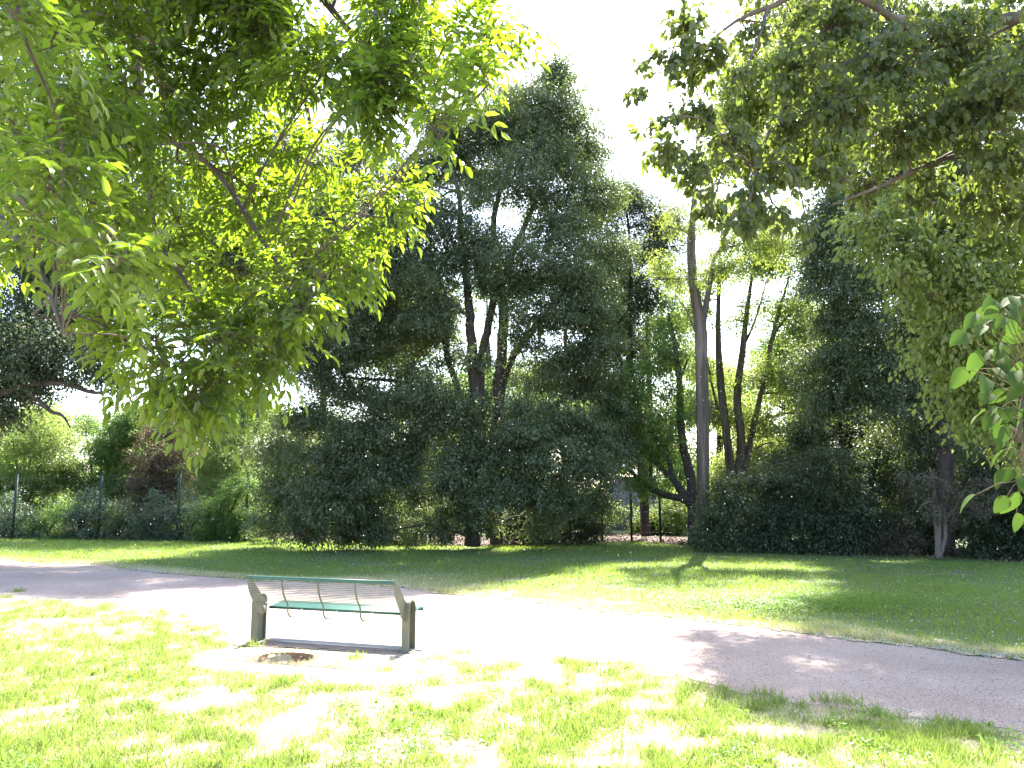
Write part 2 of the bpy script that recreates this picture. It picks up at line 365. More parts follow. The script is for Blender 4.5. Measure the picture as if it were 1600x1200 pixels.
# outlying tufts standing on the bare edge
ot = [(683, 1032), (722, 1022), (735, 1052), (800, 1042), (875, 1036), (922, 1040), (985, 1045), (950, 1055), (395, 1010), (345, 1012), (322, 1005), (1195, 1088), (1290, 1098), (1325, 1100), (510, 1080), (568, 1078), (848, 1075), (1130, 1090), (1060, 1100), (720, 1150), (640, 1110), (1520, 1150), (1545, 1155), (1370, 1118), (1130, 1180), (1240, 1165), (350, 1155), (310, 1150), (215, 1060), (90, 1100), (10, 935), (30, 925), (555, 1030), (600, 1048)]
for (a, b) in ot:
    c = G(a, b); q = 90
    blades(mb, c[0]+r.normal(size=q)*.06, c[1]+r.normal(size=q)*.045, .05+.07*r.rand(q), .005, r, .5)
mb.build('grass', M['grass'], kind='stuff', label='patchy sunlit green grass growing in tufts in front of the path')
mb = MB(); x, y = fg_points(110000, r); kk = in_fg(x, y, .1)
x, y = x[kk], y[kk]; blades(mb, x, y, .02+.05*r.rand(len(x)), .0035, r, 1.6)
n = 200000; x = -14+26*r.rand(n); y = yU(x)+np.abs(r.normal(size=n))*(.3+1.4*np.clip(1-np.abs(x-.5)/4, 0, 1)); kk = vnoise(x, y, 1.3, 43)+.4*r.rand(n) > .42+.25*np.clip((x-2)/2, 0, 1)
x, y = x[kk], y[kk]; blades(mb, x, y, .03+.05*r.rand(len(x)), .006, r, 1.1)
mb.build('dry_grass', M['straw'], kind='stuff', label='pale dry straw lying between the green tufts')
mb = MB(); x, y = fg_points(60000, r, 3.6, 11)
kk = in_fg(x, y) & (vnoise(x, y, 2.2, 9)*.6+vnoise(x, y, 6, 10)*.4 > .63); x, y = x[kk], y[kk]; n = len(x)
inst(mb, T_LF, np.stack([x, y, .015+.035*r.rand(n)], -1), np.hstack([rdir(r, n)[:, :2], .2+.4*r.rand(n, 1)]), np.array([0, 0, 1.])+rdir(r, n)*.4, .022+.022*r.rand(n), .022)
mb.build('weeds', M['weed'], kind='stuff', label='low broad leaved weeds among the sunlit grass')
# dry blades round the hollow and along the slab
mb = MB(); q = 700; a = r.rand(q)*2*pi
x = HOLE[0]+np.cos(a)*(.30+.12*r.rand(q)**2); y = HOLE[1]+np.sin(a)*(.25+.10*r.rand(q)**2)
blades(mb, x, y, .02+.05*r.rand(q), .004, r, 1.3)
q = 900; t = r.rand(q); c0, c1 = G(330, 1028), G(640, 1022)
x = c0[0]+(c1[0]-c0[0])*t+r.normal(size=q)*.05; y = 8.02-(x+2.8)*.34-.12-.5*r.rand(q)**2+r.normal(size=q)*.03
kk = ((x-HOLE[0])/.3)**2+((y-HOLE[1])/.24)**2 > 1; x, y = x[kk], y[kk]
kk = vnoise(x, y, 5, 77) > .5; x, y = x[kk], y[kk]
blades(mb, x, y, .02+.045*r.rand(len(x)), .004, r, .9)
mb.build('dry_grass_fringe', M['straw'], kind='stuff', label='dry grass round the brown hollow and slab by the bench')
# far lawn
mb = MB(); n = 330000
y = 7+23*r.rand(n)**.95; x = (r.rand(n)*2-1)*(y*.72+.8)
kk = (y > yU(x)+wob(x, 2)-.12*r.rand(n)) & (y < yT(x)+.25*r.rand(n)) & (vnoise(x, y, .9, 21)*.5+vnoise(x, y, 3, 22)*.5 > .22)
x, y = x[kk], y[kk]; n = len(x); print('lawn', n)
blades(mb, x, y, (.035+.055*r.rand(n))*(.6+.8*vnoise(x, y, .7, 23)), .004+.0004*y, r, .5)
mb.build('lawn_grass', M['grassf'], kind='stuff', label='green lawn grass between the path and the trees')
# clover patch by the path on the right
mb = MB(); c = G(1270, 945); n = 9000
x = c[0]+r.normal(size=n)*1.3; y = c[1]+r.normal(size=n)*.55; kk = (y > yU(x)+.2); x, y = x[kk], y[kk]; n = len(x)
inst(mb, T_LF, np.stack([x, y, .05+.05*r.rand(n)], -1), np.hstack([rdir(r, n)[:, :2], .2*r.rand(n, 1)]), np.array([0, 0, 1.])+rdir(r, n)*.35, .03, .03)
mb.build('clover', M['weed'], kind='stuff', label='low leafy clover patch at the shaded lawn edge')
# grit, twigs and fallen leaves on the path
mb = MB(); n = 26000; y = 4.5+11*r.rand(n)**1.4; x = (r.rand(n)*2-1)*(y*.72+.5); kk = (y > yL(x)+wob(x, 1)-.05) & (y < yU(x)+wob(x, 2)+.1); x, y = x[kk], y[kk]; n = len(x)
T_PEB = (np.array([[1, 0, -.3], [-.5, .87, -.3], [-.5, -.87, -.3], [.1, 0, .7]])*.5, np.array([[0, 1, 3], [1, 2, 3], [2, 0, 3], [0, 2, 1]]))
inst(mb, T_PEB, np.stack([x, y, .007+.002*r.rand(n)], -1), rdir(r, n)*[1, 1, .2], np.array([0, 0, 1.])+rdir(r, n)*.4, .006+.012*r.rand(n)**2, .010)
mb.build('path_grit', M['pebble'], kind='stuff', label='small stones and grit lying on the gravel path')
mb = MB(); n = 900; y = 4.5+20*r.rand(n)**1.3; x = (r.rand(n)*2-1)*(y*.72+.5); kk = (y < yT(x)) & (y > yL(x)-.6); x, y = x[kk], y[kk]; n = len(x)
inst(mb, T_RH, np.stack([x, y, .012+.02*(y > yU(x))*1.+.004*r.rand(n)], -1), rdir(r, n)*[1, 1, .2], np.array([0, 0, 1.])+rdir(r, n)*.3, .015+.02*r.rand(n), .012)
mb.build('fallen_leaves', M['straw'], kind='stuff', label='dry fallen leaves scattered on path and lawn')
# leaf litter
mb = MB(); n = 11000; x = (r.rand(n)*2-1)*22; y = yT(x)+.1+r.rand(n)**1.3*4.5
inst(mb, T_RH, np.stack([x, y, .015+.05*r.rand(n)], -1), rdir(r, n)*[1, 1, .4], np.array([0, 0, 1.])+rdir(r, n)*.7, .10, .07)
mb.build('leaf_litter', M['litterleaf'], kind='stuff', label='reddish fallen leaves on the bare soil under the trees')
# cotton seed fluff: drifts and flying specks
mb = MB(); T_TET = (np.array([[1, 0, -.5], [-.5, .87, -.5], [-.5, -.87, -.5], [0, 0, 1.]])*.5, np.array([[0, 1, 3], [1, 2, 3], [2, 0, 3], [0, 2, 1]]))
n = 22000; x = -14+26*r.rand(n)**.8; y = yU(x)+wob(x, 2)+r.normal(size=n)*.13+.05
kk = vnoise(x, y, .8, 31)*.6+vnoise(x, y, 5, 32)*.4 > .42+.2*r.rand(n); x, y = x[kk], y[kk]; n = len(x)
inst(mb, T_TET, np.stack([x, y, .015+.03*r.rand(n)], -1), rdir(r, n), rdir(r, n), .007+.012*r.rand(n), .012)
x, y = fg_points(14000, r, 3.6, 13); kk = in_fg(x, y, .3) & (vnoise(x, y, 1.7, 33) > .55); x, y = x[kk], y[kk]; n = len(x)
inst(mb, T_TET, np.stack([x, y, .008+.015*r.rand(n)], -1), rdir(r, n), rdir(r, n), .01+.012*r.rand(n), .014)
n = 2500; y = 8+20*r.rand(n); x = (r.rand(n)*2-1)*y*.7; kk = (y > yU(x)) & (y < yT(x)); x, y = x[kk], y[kk]; n = len(x)
inst(mb, T_TET, np.stack([x, y, .06+.03*r.rand(n)], -1), rdir(r, n), rdir(r, n), .012+.012*r.rand(n), .016)
mb.build('fallen_fluff', M['fluff'], kind='stuff', label='white poplar seed fluff drifted on the ground')
mb = MB(); n = 2600; y = 4+19*r.rand(n)**.7; px = r.rand(n)*1600; py = 120+r.rand(n)*760
pp = np.array([P(a, b, c) for a, b, c in zip(px, py, y)]); pp = pp[pp[:, 2] > .1]; n = len(pp)
inst(mb, T_TET, pp, rdir(r, n), rdir(r, n), .007+.009*r.rand(n)**3, .009)
mb.build('floating_fluff', M['fluff'], kind='stuff', label='white poplar seed fluff floating in the air')

# ================================================================== bench
Lg, Rg = G(403, 1003), G(638, 1019)
ax = unit(Rg-Lg); ay = np.array([-ax[1], ax[0], 0.]); az = np.array([0, 0, 1.])
BO = (Lg+Rg)/2; HL = np.linalg.norm(Rg-Lg)/2
def B(x, y, z): return BO+ax*x+ay*y+az*z
bench = thing('park_bench', 'green metal slatted park bench seen from behind beside the gravel path', 'bench', BO)
bx0, bx1 = -HL+.075, HL-.015
# side profile of the back (y forward, z): leaning back, bowed, ending in a curl
back = catmull([(-.33, .725), (-.327, .67), (-.31, .61), (-.285, .55), (-.25, .50), (-.225, .472)], 5)
seat = catmull([(.07, .368), (.12, .372), (.20, .38), (.30, .39), (.36, .393), (.395, .38)], 5)
def along(pr, nsl):
    s = np.concatenate([[0], np.cumsum(np.linalg.norm(np.diff(pr, axis=0), axis=1))]); t = np.linspace(0, s[-1], nsl)
    return np.stack([np.interp(t, s, pr[:, 0]), np.interp(t, s, pr[:, 1])], -1)
mb = MB()
for y_, z_ in along(back, 15)[1:]:
    mb.tube([B(bx0, y_, z_), B((bx0+bx1)/2, y_, z_), B(bx1, y_, z_)], .0040, 6)
mb.build('backrest', M['slat'], bench, smooth=True)
mb = MB()
for y_, z_ in along(seat, 30):
    mb.tube([B(bx0, y_, z_), B((bx0+bx1)/2, y_, z_), B(bx1, y_, z_)], .0075, 6)
for y_, z_, d in ((.395, .365, .03), (.07, .360, .026)):
    mb.box(B((bx0+bx1)/2, y_, z_), (bx1-bx0, .006, d), [ax, ay, az])
mb.build('seat', M['green'], bench)
mb = MB(); mb.box(B((bx0+bx1)/2, -.335, .732), (bx1-bx0+.012, .028, .012), [ax, ay, az]); mb.box(B((bx0+bx1)/2, -.347, .716), (bx1-bx0+.012, .005, .022), [ax, ay, az])
mb.build('top_rail', M['green'], bench)
def plate(x, th=.006):
    # sail-shaped end plate between the bowed back and its chord
    rear = list(back)+[(-.19, .42), (-.16, .37), (-.12, .325), (-.07, .30), (-.01, .305), (.03, .35)]
    front = [(.03, .37), (.0, .42), (-.06, .50), (-.14, .58), (-.22, .66), (-.318, .73)]
    poly = [tuple(q) for q in rear]+front
    c = np.mean(poly, axis=0); n = len(poly); mb = MB()
    pts = [np.array(q) for q in poly]
    # triangulate as a band: rear index against front index
    ra = along(np.array([tuple(q) for q in rear]), 20); fa = along(np.array(front[::-1]), 20)
    for s in (-1, 1):
        vs = [B(x+s*th/2, *q) for q in ra]+[B(x+s*th/2, *q) for q in fa]
        mb.add(vs, [t for k in range(19) for t in ((k, k+1, 20+k+1), (k, 20+k+1, 20+k))])
    for L_ in (ra, fa):
        for k in range(19): mb.quad(B(x-th/2, *L_[k]), B(x-th/2, *L_[k+1]), B(x+th/2, *L_[k+1]), B(x+th/2, *L_[k]))
    return mb
plate(bx0-.004).build('end_plate', M['legp'], bench); plate(bx1+.004).build('end_plate', M['legp'], bench)
for x in (-.45, 0, .45):
    x = (bx0+bx1)/2+x*(bx1-bx0)/1.8
    mb = MB()
    c = [(-.335, .718)]+[tuple(q+np.array([-.012, -.004])) for q in along(back, 8)[1:]]+[(-.215, .42), (-.21, .36), (-.17, .318), (-.12, .305), (-.06, .31), (-.01, .33), (.05, .35)]
    c += [tuple(q+np.array([0, -.014])) for q in along(seat, 6)[1:]]
    cc = catmull(c, 3); mb.tube([B(x, *q) for q in cc], .009, 7)
    mb.build('rib', M['legp'], bench, smooth=True)
def leg(x, sgn):
    w, d, h = .075, .17, .515
    rr = d/2; arc = [(rr*cos(a), h-rr+rr*sin(a)) for a in np.linspace(pi, 0, 13)]
    out = [(-rr, 0)]+arc+[(rr, 0)]; t = .014; r2 = rr-t
    inn = [(-r2, 0)]+[(r2*cos(a), h-rr+r2*sin(a)) for a in np.linspace(pi, 0, 13)]+[(r2, 0)]
    mb = MB(); n = len(out)
    for k in range(n-1):
        for A, Bq in ((out, out), (inn, inn)):
            mb.quad(B(x-w/2, *A[k]), B(x+w/2, *A[k]), B(x+w/2, *A[k+1]), B(x-w/2, *A[k+1]))
        for s in (-w/2, w/2):
            mb.quad(B(x+s, *out[k]), B(x+s, *out[k+1]), B(x+s, *inn[k+1]), B(x+s, *inn[k]))
    # web in the middle
    for k in range(n//2):
        mb.quad(B(x-sgn*.012, *inn[k]), B(x-sgn*.012, *inn[k+1]), B(x-sgn*.012, *inn[n-2-k]), B(x-sgn*.012, *inn[n-1-k]))
    mb.box(B(x, 0, .008), (w+.05, d+.05, .012), [ax, ay, az])
    o = mb.build('leg', M['legp'], bench)
    b2 = MB()
    for (y_, z_) in ((-.02, .36), (.03, .40)): b2.tube([B(x-sgn*.02, y_, z_), B(x-sgn*.075, y_, z_)], .03 if y_ < 0 else .016, 12)
    b2.build('mounting_bolt', M['legp'], o, smooth=True)
leg(-HL, -1); leg(HL, 1)
mb = MB(); c = B(0, .36, .010); mb.box(c, (2*HL+.24, .64, .022), [ax, ay, az])
mb.build('concrete_slab', M['slab'], label='flat concrete slab edge under the green bench', category='slab')
# soil sheet under the bench; the seat's shadow is put into its colour
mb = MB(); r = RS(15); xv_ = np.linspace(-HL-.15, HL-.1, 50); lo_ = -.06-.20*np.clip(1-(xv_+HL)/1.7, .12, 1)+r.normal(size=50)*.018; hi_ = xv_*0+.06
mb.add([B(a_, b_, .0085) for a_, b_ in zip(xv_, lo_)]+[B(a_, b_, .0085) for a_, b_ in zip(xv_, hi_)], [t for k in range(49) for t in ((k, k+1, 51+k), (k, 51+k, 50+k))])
mb.build('seat_shadow_soil', M['earth2'], kind='structure')
# pit below the slab: brown far wall and a loose block
mb = MB(); r = RS(5)
n_ = 30; v = []
for k in range(n_+1):
    a_ = -.25+(pi+.5)*k/n_; e = HOLE+ax*cos(a_)*.285+ay*sin(a_)*.235
    for f_, z_ in ((1.0, .006), (.93+.02*r.rand(), -.05), (.86, -.118)):
        v.append(HOLE+(e-HOLE)*f_+np.array([0, 0, z_]))
mb.add(v, [t for k in range(n_) for s_ in (0, 1) for t in ((3*k+s_, 3*k+3+s_, 3*k+4+s_), (3*k+s_, 3*k+4+s_, 3*k+1+s_))])
ci = [HOLE+np.array([0, 0, -.118])]+[HOLE+ax*cos(q)*.245+ay*sin(q)*.2+np.array([0, 0, -.118]) for q in np.linspace(0, 2*pi, 25)]
mb.add(ci, [(0, k, k+1) for k in range(1, 25)])
for k in range(70):
    a = r.rand()*2*pi; q = HOLE+(ax*cos(a)+ay*.8*sin(a))*.24*r.rand()
    mb.tube([q+[0, 0, -.12], q+[r.normal()*.03, r.normal()*.03, -.105]], .006+.010*r.rand(), 5)
mb.build('hole_earth', M['earth'], kind='structure')
mb = MB(); c = HOLE+ax*.06-ay*.15+np.array([0, 0, -.03])
mb.box(c, (.10, .05, .05), [unit(ax+[.1, .1, .1]), unit(ay), unit(az+ax*-.1)])
ob = mb.build('stone_block', M['slab'], label='small pale block lying at the front edge of the brown hole by the bench', category='stone')
bv = ob.modifiers.new('b', 'BEVEL'); bv.width = .008

# ================================================================== fence
def fence(name, label, posts, top, grp=None):
    f = thing(name, label, 'fence', P(posts[0][0], 800, posts[0][1])*[1, 1, 0])
    W = [P(px, 800, Y)*np.array([1, 1, 0]) for px, Y in posts]
    for w in W:
        mb = MB(); mb.box(w+[0, 0, top/2], (.07, .07, top)); mb.box(w+[0, 0, top+.01], (.08, .08, .02)); mb.build('post', M['post'], f)
    mb = MB()
    for a, b in zip(W[:-1], W[1:]):
        n = int(np.linalg.norm(b-a)/.14)
        for k in range(1, n):
            q = a+(b-a)*k/n; mb.tube([q+[0, -.04, .05], q+[0, -.04, top-.05]], .002, 3, cap=False)
        for z in np.arange(.1, top, .22): mb.tube([a+[0, -.04, z], b+[0, -.04, z]], .002, 3, cap=False)
    mb.build('wire_mesh', M['wire'], f)
fence('wire_fence', 'tall dark green wire mesh fence in front of the bushes at left', [(-120, 27), (22, 26.9), (155, 26.6), (278, 26.2), (385, 25.8)], 2.25)
fence('wire_fence', 'dark metal post fence behind the big central trees', [(520, 27.5), (640, 27), (735, 26.7), (835, 26.3), (890, 26), (940, 25.8), (986, 25.6), (1031, 25.4), (1085, 25.2)], 1.55)
mb = MB(); c = P(990, 800, 34); mb.box([c[0], 34, 1.1], (2.0, .3, 2.2)); mb.box([c[0], 34, 2.25], (2.2, .5, .1))
mb.build('wall', M['wall'], label='grey wall seen through the gap beyond the fence', category='wall')

# ================================================================== trees
# big central tree; upper blobs at its far left are added to shade the path
cb = [(868, 108, 24, 26), (915, 225, 24, 36), (930, 300, 24, 38), (805, 155, 24, 34), (765, 190, 24, 36), (720, 205, 24, 36), (465, 360, 19.3, 50), (400, 390, 20, 50), (344, 410, 21.5, 50), (520, 330, 19.3, 45), (420, 330, 20, 50), (300, 440, 22, 50), (862, 135, 24, 38), (835, 165, 23, 42), (885, 185, 24, 42), (790, 205, 24, 40), (850, 235, 23, 50), (905, 262, 25, 34), (745, 235, 24, 42), (800, 285, 22.5, 48), (880, 320, 23.5, 52), (690, 250, 24, 40), (640, 265, 24, 40),
      (600, 310, 24, 45), (660, 335, 25, 38), (560, 370, 24, 50), (740, 300, 25, 35, .7), (640, 410, 22, 52), (690, 400, 22.5, 45), (600, 455, 22, 55), (665, 470, 22, 48), (540, 470, 23, 50), (820, 425, 21.5, 52), (880, 430, 21.5, 48), (780, 445, 22.5, 36), (850, 480, 22, 48), (905, 480, 22.5, 40),
      (930, 400, 24, 42, .8), (560, 530, 22, 50), (510, 560, 22.5, 45), (620, 520, 23, 42), (900, 545, 23.5, 42), (860, 590, 24.5, 32, .6), (935, 600, 24, 42), (880, 650, 22.5, 42), (640, 575, 23, 35, .6), (690, 610, 21.5, 42), (720, 640, 21.5, 32), (670, 665, 22, 38),
      (470, 640, 22.5, 44), (530, 610, 23, 34), (585, 670, 21.5, 45), (620, 640, 22.5, 36), (440, 700, 23, 44), (500, 710, 22, 48), (560, 730, 21.5, 48), (450, 770, 22.5, 46), (520, 785, 21.5, 46), (590, 790, 21.5, 36), (620, 730, 22, 36), (820, 660, 21.5, 42), (780, 700, 21, 42), (850, 710, 21, 44), (910, 720, 21.5, 40), (720, 720, 21.2, 38), (690, 760, 21.5, 30, .8), (760, 760, 21, 38), (830, 765, 21, 34), (740, 800, 21.5, 28, .7), (480, 820, 21.5, 26), (560, 825, 21.3, 24), (690, 815, 22, 24, .7), (940, 770, 22.5, 32, .7), (960, 700, 23, 34), (960, 650, 24, 34), (520, 380, 22, 40), (480, 430, 22, 40), (500, 300, 22, 44), (430, 350, 21.5, 44), (410, 450, 22, 44), (440, 530, 22, 36), (380, 290, 21, 50), (460, 240, 21.5, 50), (340, 390, 21, 44), (560, 240, 22, 44), (740, 560, 22, 26, .6), (700, 330, 22, 44), (730, 400, 22, 34, .8), (770, 380, 22, 40), (820, 540, 22.5, 34, .6), (740, 690, 21.5, 34), (640, 500, 22.5, 44), (500, 830, 21.6, 18), (540, 838, 21.6, 14), (600, 832, 21.6, 18), (650, 835, 21.6, 16), (430, 825, 22.5, 22), (700, 838, 21.8, 12), (860, 360, 22.5, 46), (820, 200, 23, 46), (640, 700, 22, 36), (650, 780, 22.4, 26, .6), (705, 790, 21.8, 30, .8), (580, 610, 22.5, 36), (640, 620, 22.5, 32, .7), (700, 540, 22.8, 34, .6), (600, 380, 22.5, 44), (700, 470, 23, 34, .6), (830, 600, 23.5, 34, .6), (920, 440, 23, 44), (930, 520, 23, 40), (870, 560, 23, 34, .8), (540, 760, 22, 36), (800, 760, 21.5, 34), (880, 770, 21.8, 36), (760, 820, 21.8, 20), (840, 815, 22, 24, .8), (900, 680, 22, 40), (680, 190, 23.5, 40)]
cl = [[(738, 853, 22.3, .24), (739, 780, 22.3, .20), (742, 700, 22.3, .19), (744, 640, 22.3, .18), (738, 560, 22.4, .16), (733, 480, 22.4, .13), (722, 380, 22.6, .1), (716, 300, 22.8, .07), (700, 250, 23, .03)],
      [(748, 650, 22.4, .15), (753, 560, 22.5, .14), (765, 500, 22.6, .12), (778, 430, 22.8, .1), (772, 340, 23, .09), (800, 250, 23.3, .06), (840, 170, 23.6, .03)],
      [(776, 850, 23.0, .2), (778, 700, 23, .2), (780, 620, 23, .22), (783, 560, 23, .17), (787, 490, 23, .16), (792, 420, 23, .12), (830, 330, 23.4, .08), (870, 230, 23.8, .04)],
      [(782, 610, 23, .14), (800, 560, 23, .12), (830, 520, 23, .11), (860, 480, 23, .07), (900, 440, 23, .03)],
      [(735, 660, 22.3, .1), (700, 560, 23, .1), (690, 490, 23.2, .08), (640, 430, 23, .04)], [(738, 690, 22.3, .09), (650, 690, 22.3, .07), (580, 640, 22.4, .04)],
      [(738, 760, 22.3, .07), (660, 740, 22, .05), (600, 740, 22, .03)], [(778, 650, 23, .08), (850, 640, 23, .06), (920, 600, 23.6, .03)], [(776, 730, 22.8, .07), (840, 750, 22, .05), (900, 730, 22, .02)], [(735, 640, 22.4, .09), (640, 600, 22.6, .06), (540, 590, 22.6, .03)]]
tree('broadleaf_tree', 'largest dark green tree in the middle with several dark upright stems', cb, cl, leaf=.084, wid=.52, dens=.56, mat='dark', bark='barkd', seed=1, sub=8, jit=.4)
tree('broadleaf_tree', 'grey green tree just right of the tallest tree with sunlit rounded top',
     [(975, 300, 27, 34), (1010, 340, 27, 42), (940, 340, 27, 42), (1025, 385, 27, 40, .8), (970, 400, 27, 48), (1010, 450, 27, 44, .8), (940, 460, 27, 46), (985, 510, 27, 42, .7), (940, 560, 27, 44, .8), (1010, 560, 27, 40, .6), (970, 620, 27, 44, .7), (1010, 660, 27, 38, .7), (960, 700, 27, 40, .7), (1045, 430, 27, 30, .5), (1040, 340, 27, 28, .5)],
     [[(1010, 838, 27, .17), (1000, 700, 27, .14), (985, 560, 27, .11), (985, 400, 27, .06), (975, 290, 27, .02)], [(992, 620, 27, .09), (950, 500, 27, .06), (955, 380, 27, .02)]], leaf=.078, dens=.5, mat='dark2', bark='barkd', seed=2)
tree('tall_bare_tree', 'tall straight ridged trunk rising from the lawn edge right of centre', [(1060, 345, 21.5, 32, .35), (1150, 385, 21.5, 38, .35), (1110, 300, 22, 40, .3), (1030, 400, 21.5, 30, .45), (1190, 360, 21.5, 36, .5), (1080, 260, 22, 40, .2), (1130, 420, 21.5, 30, .4), (1220, 380, 21.8, 34, .5), (1060, 440, 21.8, 26, .35)],
     [[(1099, 858, 22, .25), (1099, 835, 22, .2), (1099, 760, 22, .165), (1098, 650, 22, .175), (1096, 560, 22, .165), (1094, 510, 22, .17), (1083, 440, 22, .13), (1080, 380, 22, .12), (1085, 300, 22, .06), (1090, 200, 22, .03)],
      [(1095, 530, 22, .10), (1101, 490, 22, .085), (1109, 445, 22, .07), (1118, 400, 22, .05), (1145, 370, 22, .045), (1180, 330, 22, .02)],
      [(1080, 435, 22, .035), (1040, 436, 21.8, .025), (1000, 438, 21.6, .01)], [(1080, 365, 22, .06), (1060, 358, 21.8, .04), (1022, 362, 21.6, .015)], [(1090, 530, 22, .03), (1075, 490, 21.9, .025), (1055, 460, 21.8, .01)], [(1100, 600, 22, .03), (1115, 660, 22, .02)]],
     leaf=.065, dens=.5, mat='pale', bark='barkt', seed=3, ridge=.07, sub=5)
tree('multi_stem_tree', 'thin many stemmed tree with light sparse crown behind the tall ridged trunk',
     [(1130, 420, 27, 38, .35), (1175, 400, 27, 40, .35), (1220, 400, 27, 40, .35), (1250, 460, 27, 36, .4), (1200, 470, 27, 34, .25), (1150, 500, 27, 30, .2), (1270, 520, 27, 34, .5), (1230, 560, 27, 40, .5), (1180, 590, 27, 34, .35), (1260, 610, 27, 36, .5), (1200, 650, 27, 30, .4), (1130, 350, 27, 40, .3), (1210, 330, 27, 45, .3), (1100, 560, 28, 34, .4), (1080, 470, 28, 34, .4), (1140, 640, 28, 34, .6), (1090, 640, 28, 30, .5), (1230, 700, 28, 40), (1170, 720, 28, 34), (1290, 660, 28, 34)],
     [[(1150, 855, 27, 0.240), (1148, 780, 27, 0.216), (1142, 740, 27, 0.160), (1135, 680, 27, 0.136), (1126, 600, 27, 0.128), (1122, 520, 27, 0.096), (1124, 430, 27, 0.056), (1128, 360, 27, 0.024)],
      [(1152, 760, 27, 0.160), (1158, 690, 27, 0.144), (1152, 620, 27, 0.128), (1160, 550, 27, 0.112), (1168, 480, 27, 0.080), (1180, 400, 27, 0.032)],
      [(1160, 770, 27, 0.128), (1172, 690, 27, 0.104), (1190, 610, 27, 0.088), (1206, 530, 27, 0.080), (1222, 470, 27, 0.056), (1240, 410, 27, 0.016)],
      [(1208, 525, 27, 0.048), (1230, 495, 27, 0.040), (1262, 478, 27, 0.016)], [(1162, 540, 27, 0.056), (1180, 500, 27, 0.040), (1200, 430, 27, 0.016)], [(1122, 640, 27, 0.048), (1112, 600, 27, 0.040), (1105, 560, 27, 0.024)], [(1180, 650, 27, 0.040), (1200, 580, 27, 0.032), (1235, 560, 27, 0.012)]],
     leaf=.1, dens=.95, mat='pale', bark='barkt', seed=4, ridge=.05, sub=5)
tree('leaning_tree', 'dark low tree with fanned leaning limbs left of the tall ridged trunk',
     [(960, 640, 24, 34, .4), (1000, 600, 24, 36, .3), (1040, 560, 24, 34, .3), (980, 700, 24, 34, .5), (1020, 660, 24, 36, .35), (1040, 700, 24, 30, .4), (1060, 620, 24, 28, .3), (1010, 755, 24, 26, .6), (1060, 540, 24, 28, .3), (1045, 500, 24, 26, .3), (1080, 650, 24, 26, .3)],
     [[(1085, 850, 24, .2), (1082, 790, 24, .19), (1062, 778, 24, .12), (1035, 772, 24, .11), (1005, 755, 24, .08), (975, 725, 24, .05), (950, 705, 24, .02)], [(1080, 785, 24, .15), (1078, 740, 24, .14), (1065, 680, 24, .12), (1062, 600, 24, .10), (1055, 540, 24, .07), (1045, 490, 24, .03)],
      [(1068, 780, 24, .1), (1050, 740, 24, .08), (1040, 700, 24, .06), (1000, 660, 24, .03)], [(1080, 790, 24, .1), (1058, 755, 24, .09), (1020, 720, 24, .07), (985, 690, 24, .04), (955, 650, 24, .015)], [(1060, 600, 24, .05), (1075, 560, 24, .03)]],
     leaf=.09, dens=.8, mat='mid', bark='barkd', seed=5, sub=6)
# right dark tree
tree('broadleaf_tree', 'dense dark green tree at right with a deep overhanging crown',
     [(1290, 330, 20.5, 36), (1340, 300, 20.5, 40), (1325, 370, 20, 42), (1290, 400, 20, 32), (1380, 350, 21, 42), (1320, 440, 20, 38), (1370, 430, 20.5, 46), (1300, 500, 20, 22), (1340, 500, 20, 44), (1400, 500, 21, 48), (1325, 560, 19.8, 38), (1380, 570, 20, 44), (1440, 560, 20.5, 44), (1420, 620, 20, 40), (1470, 620, 20.5, 38), (1360, 620, 20, 36), (1440, 440, 21, 46), (1480, 500, 21, 50), (1520, 560, 21, 44), (1420, 260, 21, 60), (1500, 250, 21, 70), (1360, 200, 21, 60), (1420, 120, 21, 70), (1500, 40, 21, 80), (1580, 300, 21, 70), (1600, 150, 21, 80), (1560, 440, 21, 60), (1560, 640, 21, 40), (1700, 200, 21, 90), (1700, 400, 21, 80), (1660, 560, 20, 60), (1320, 240, 21, 50), (1278, 370, 20.5, 34), (1280, 430, 20.5, 32), (1290, 560, 20.5, 30), (1275, 620, 21, 34), (1310, 470, 20.5, 34), (1500, 690, 20.5, 40), (1400, 680, 20.5, 36), (1265, 110, 20.5, 70, 1.2), (1285, 210, 20.5, 55, 1.2), (1330, 120, 21, 70, 1.2), (1250, 20, 21, 80), (1360, 20, 21, 90), (1460, 330, 21, 60), (1280, 560, 21, 30, .8), (1310, 610, 20.5, 34), (1450, 690, 20.6, 36), (1400, 560, 20.5, 46), (1500, 420, 21, 60)],  # high blobs behind the near canopy are added to shade the right lawn
     [[(1476, 868, 20, .22), (1477, 780, 20, .2), (1476, 700, 20, .19), (1470, 620, 20, .17), (1465, 500, 20.4, .13), (1440, 350, 21, .1), (1450, 150, 21, .05)], [(1470, 720, 20, .1), (1455, 660, 20, .09), (1430, 600, 20, .06), (1380, 540, 20, .03)], [(1470, 620, 20, .1), (1520, 520, 20.5, .08), (1600, 400, 21, .04)]],
     leaf=.085, dens=.6, mat='dark', bark='barkd', seed=6, jit=.3)
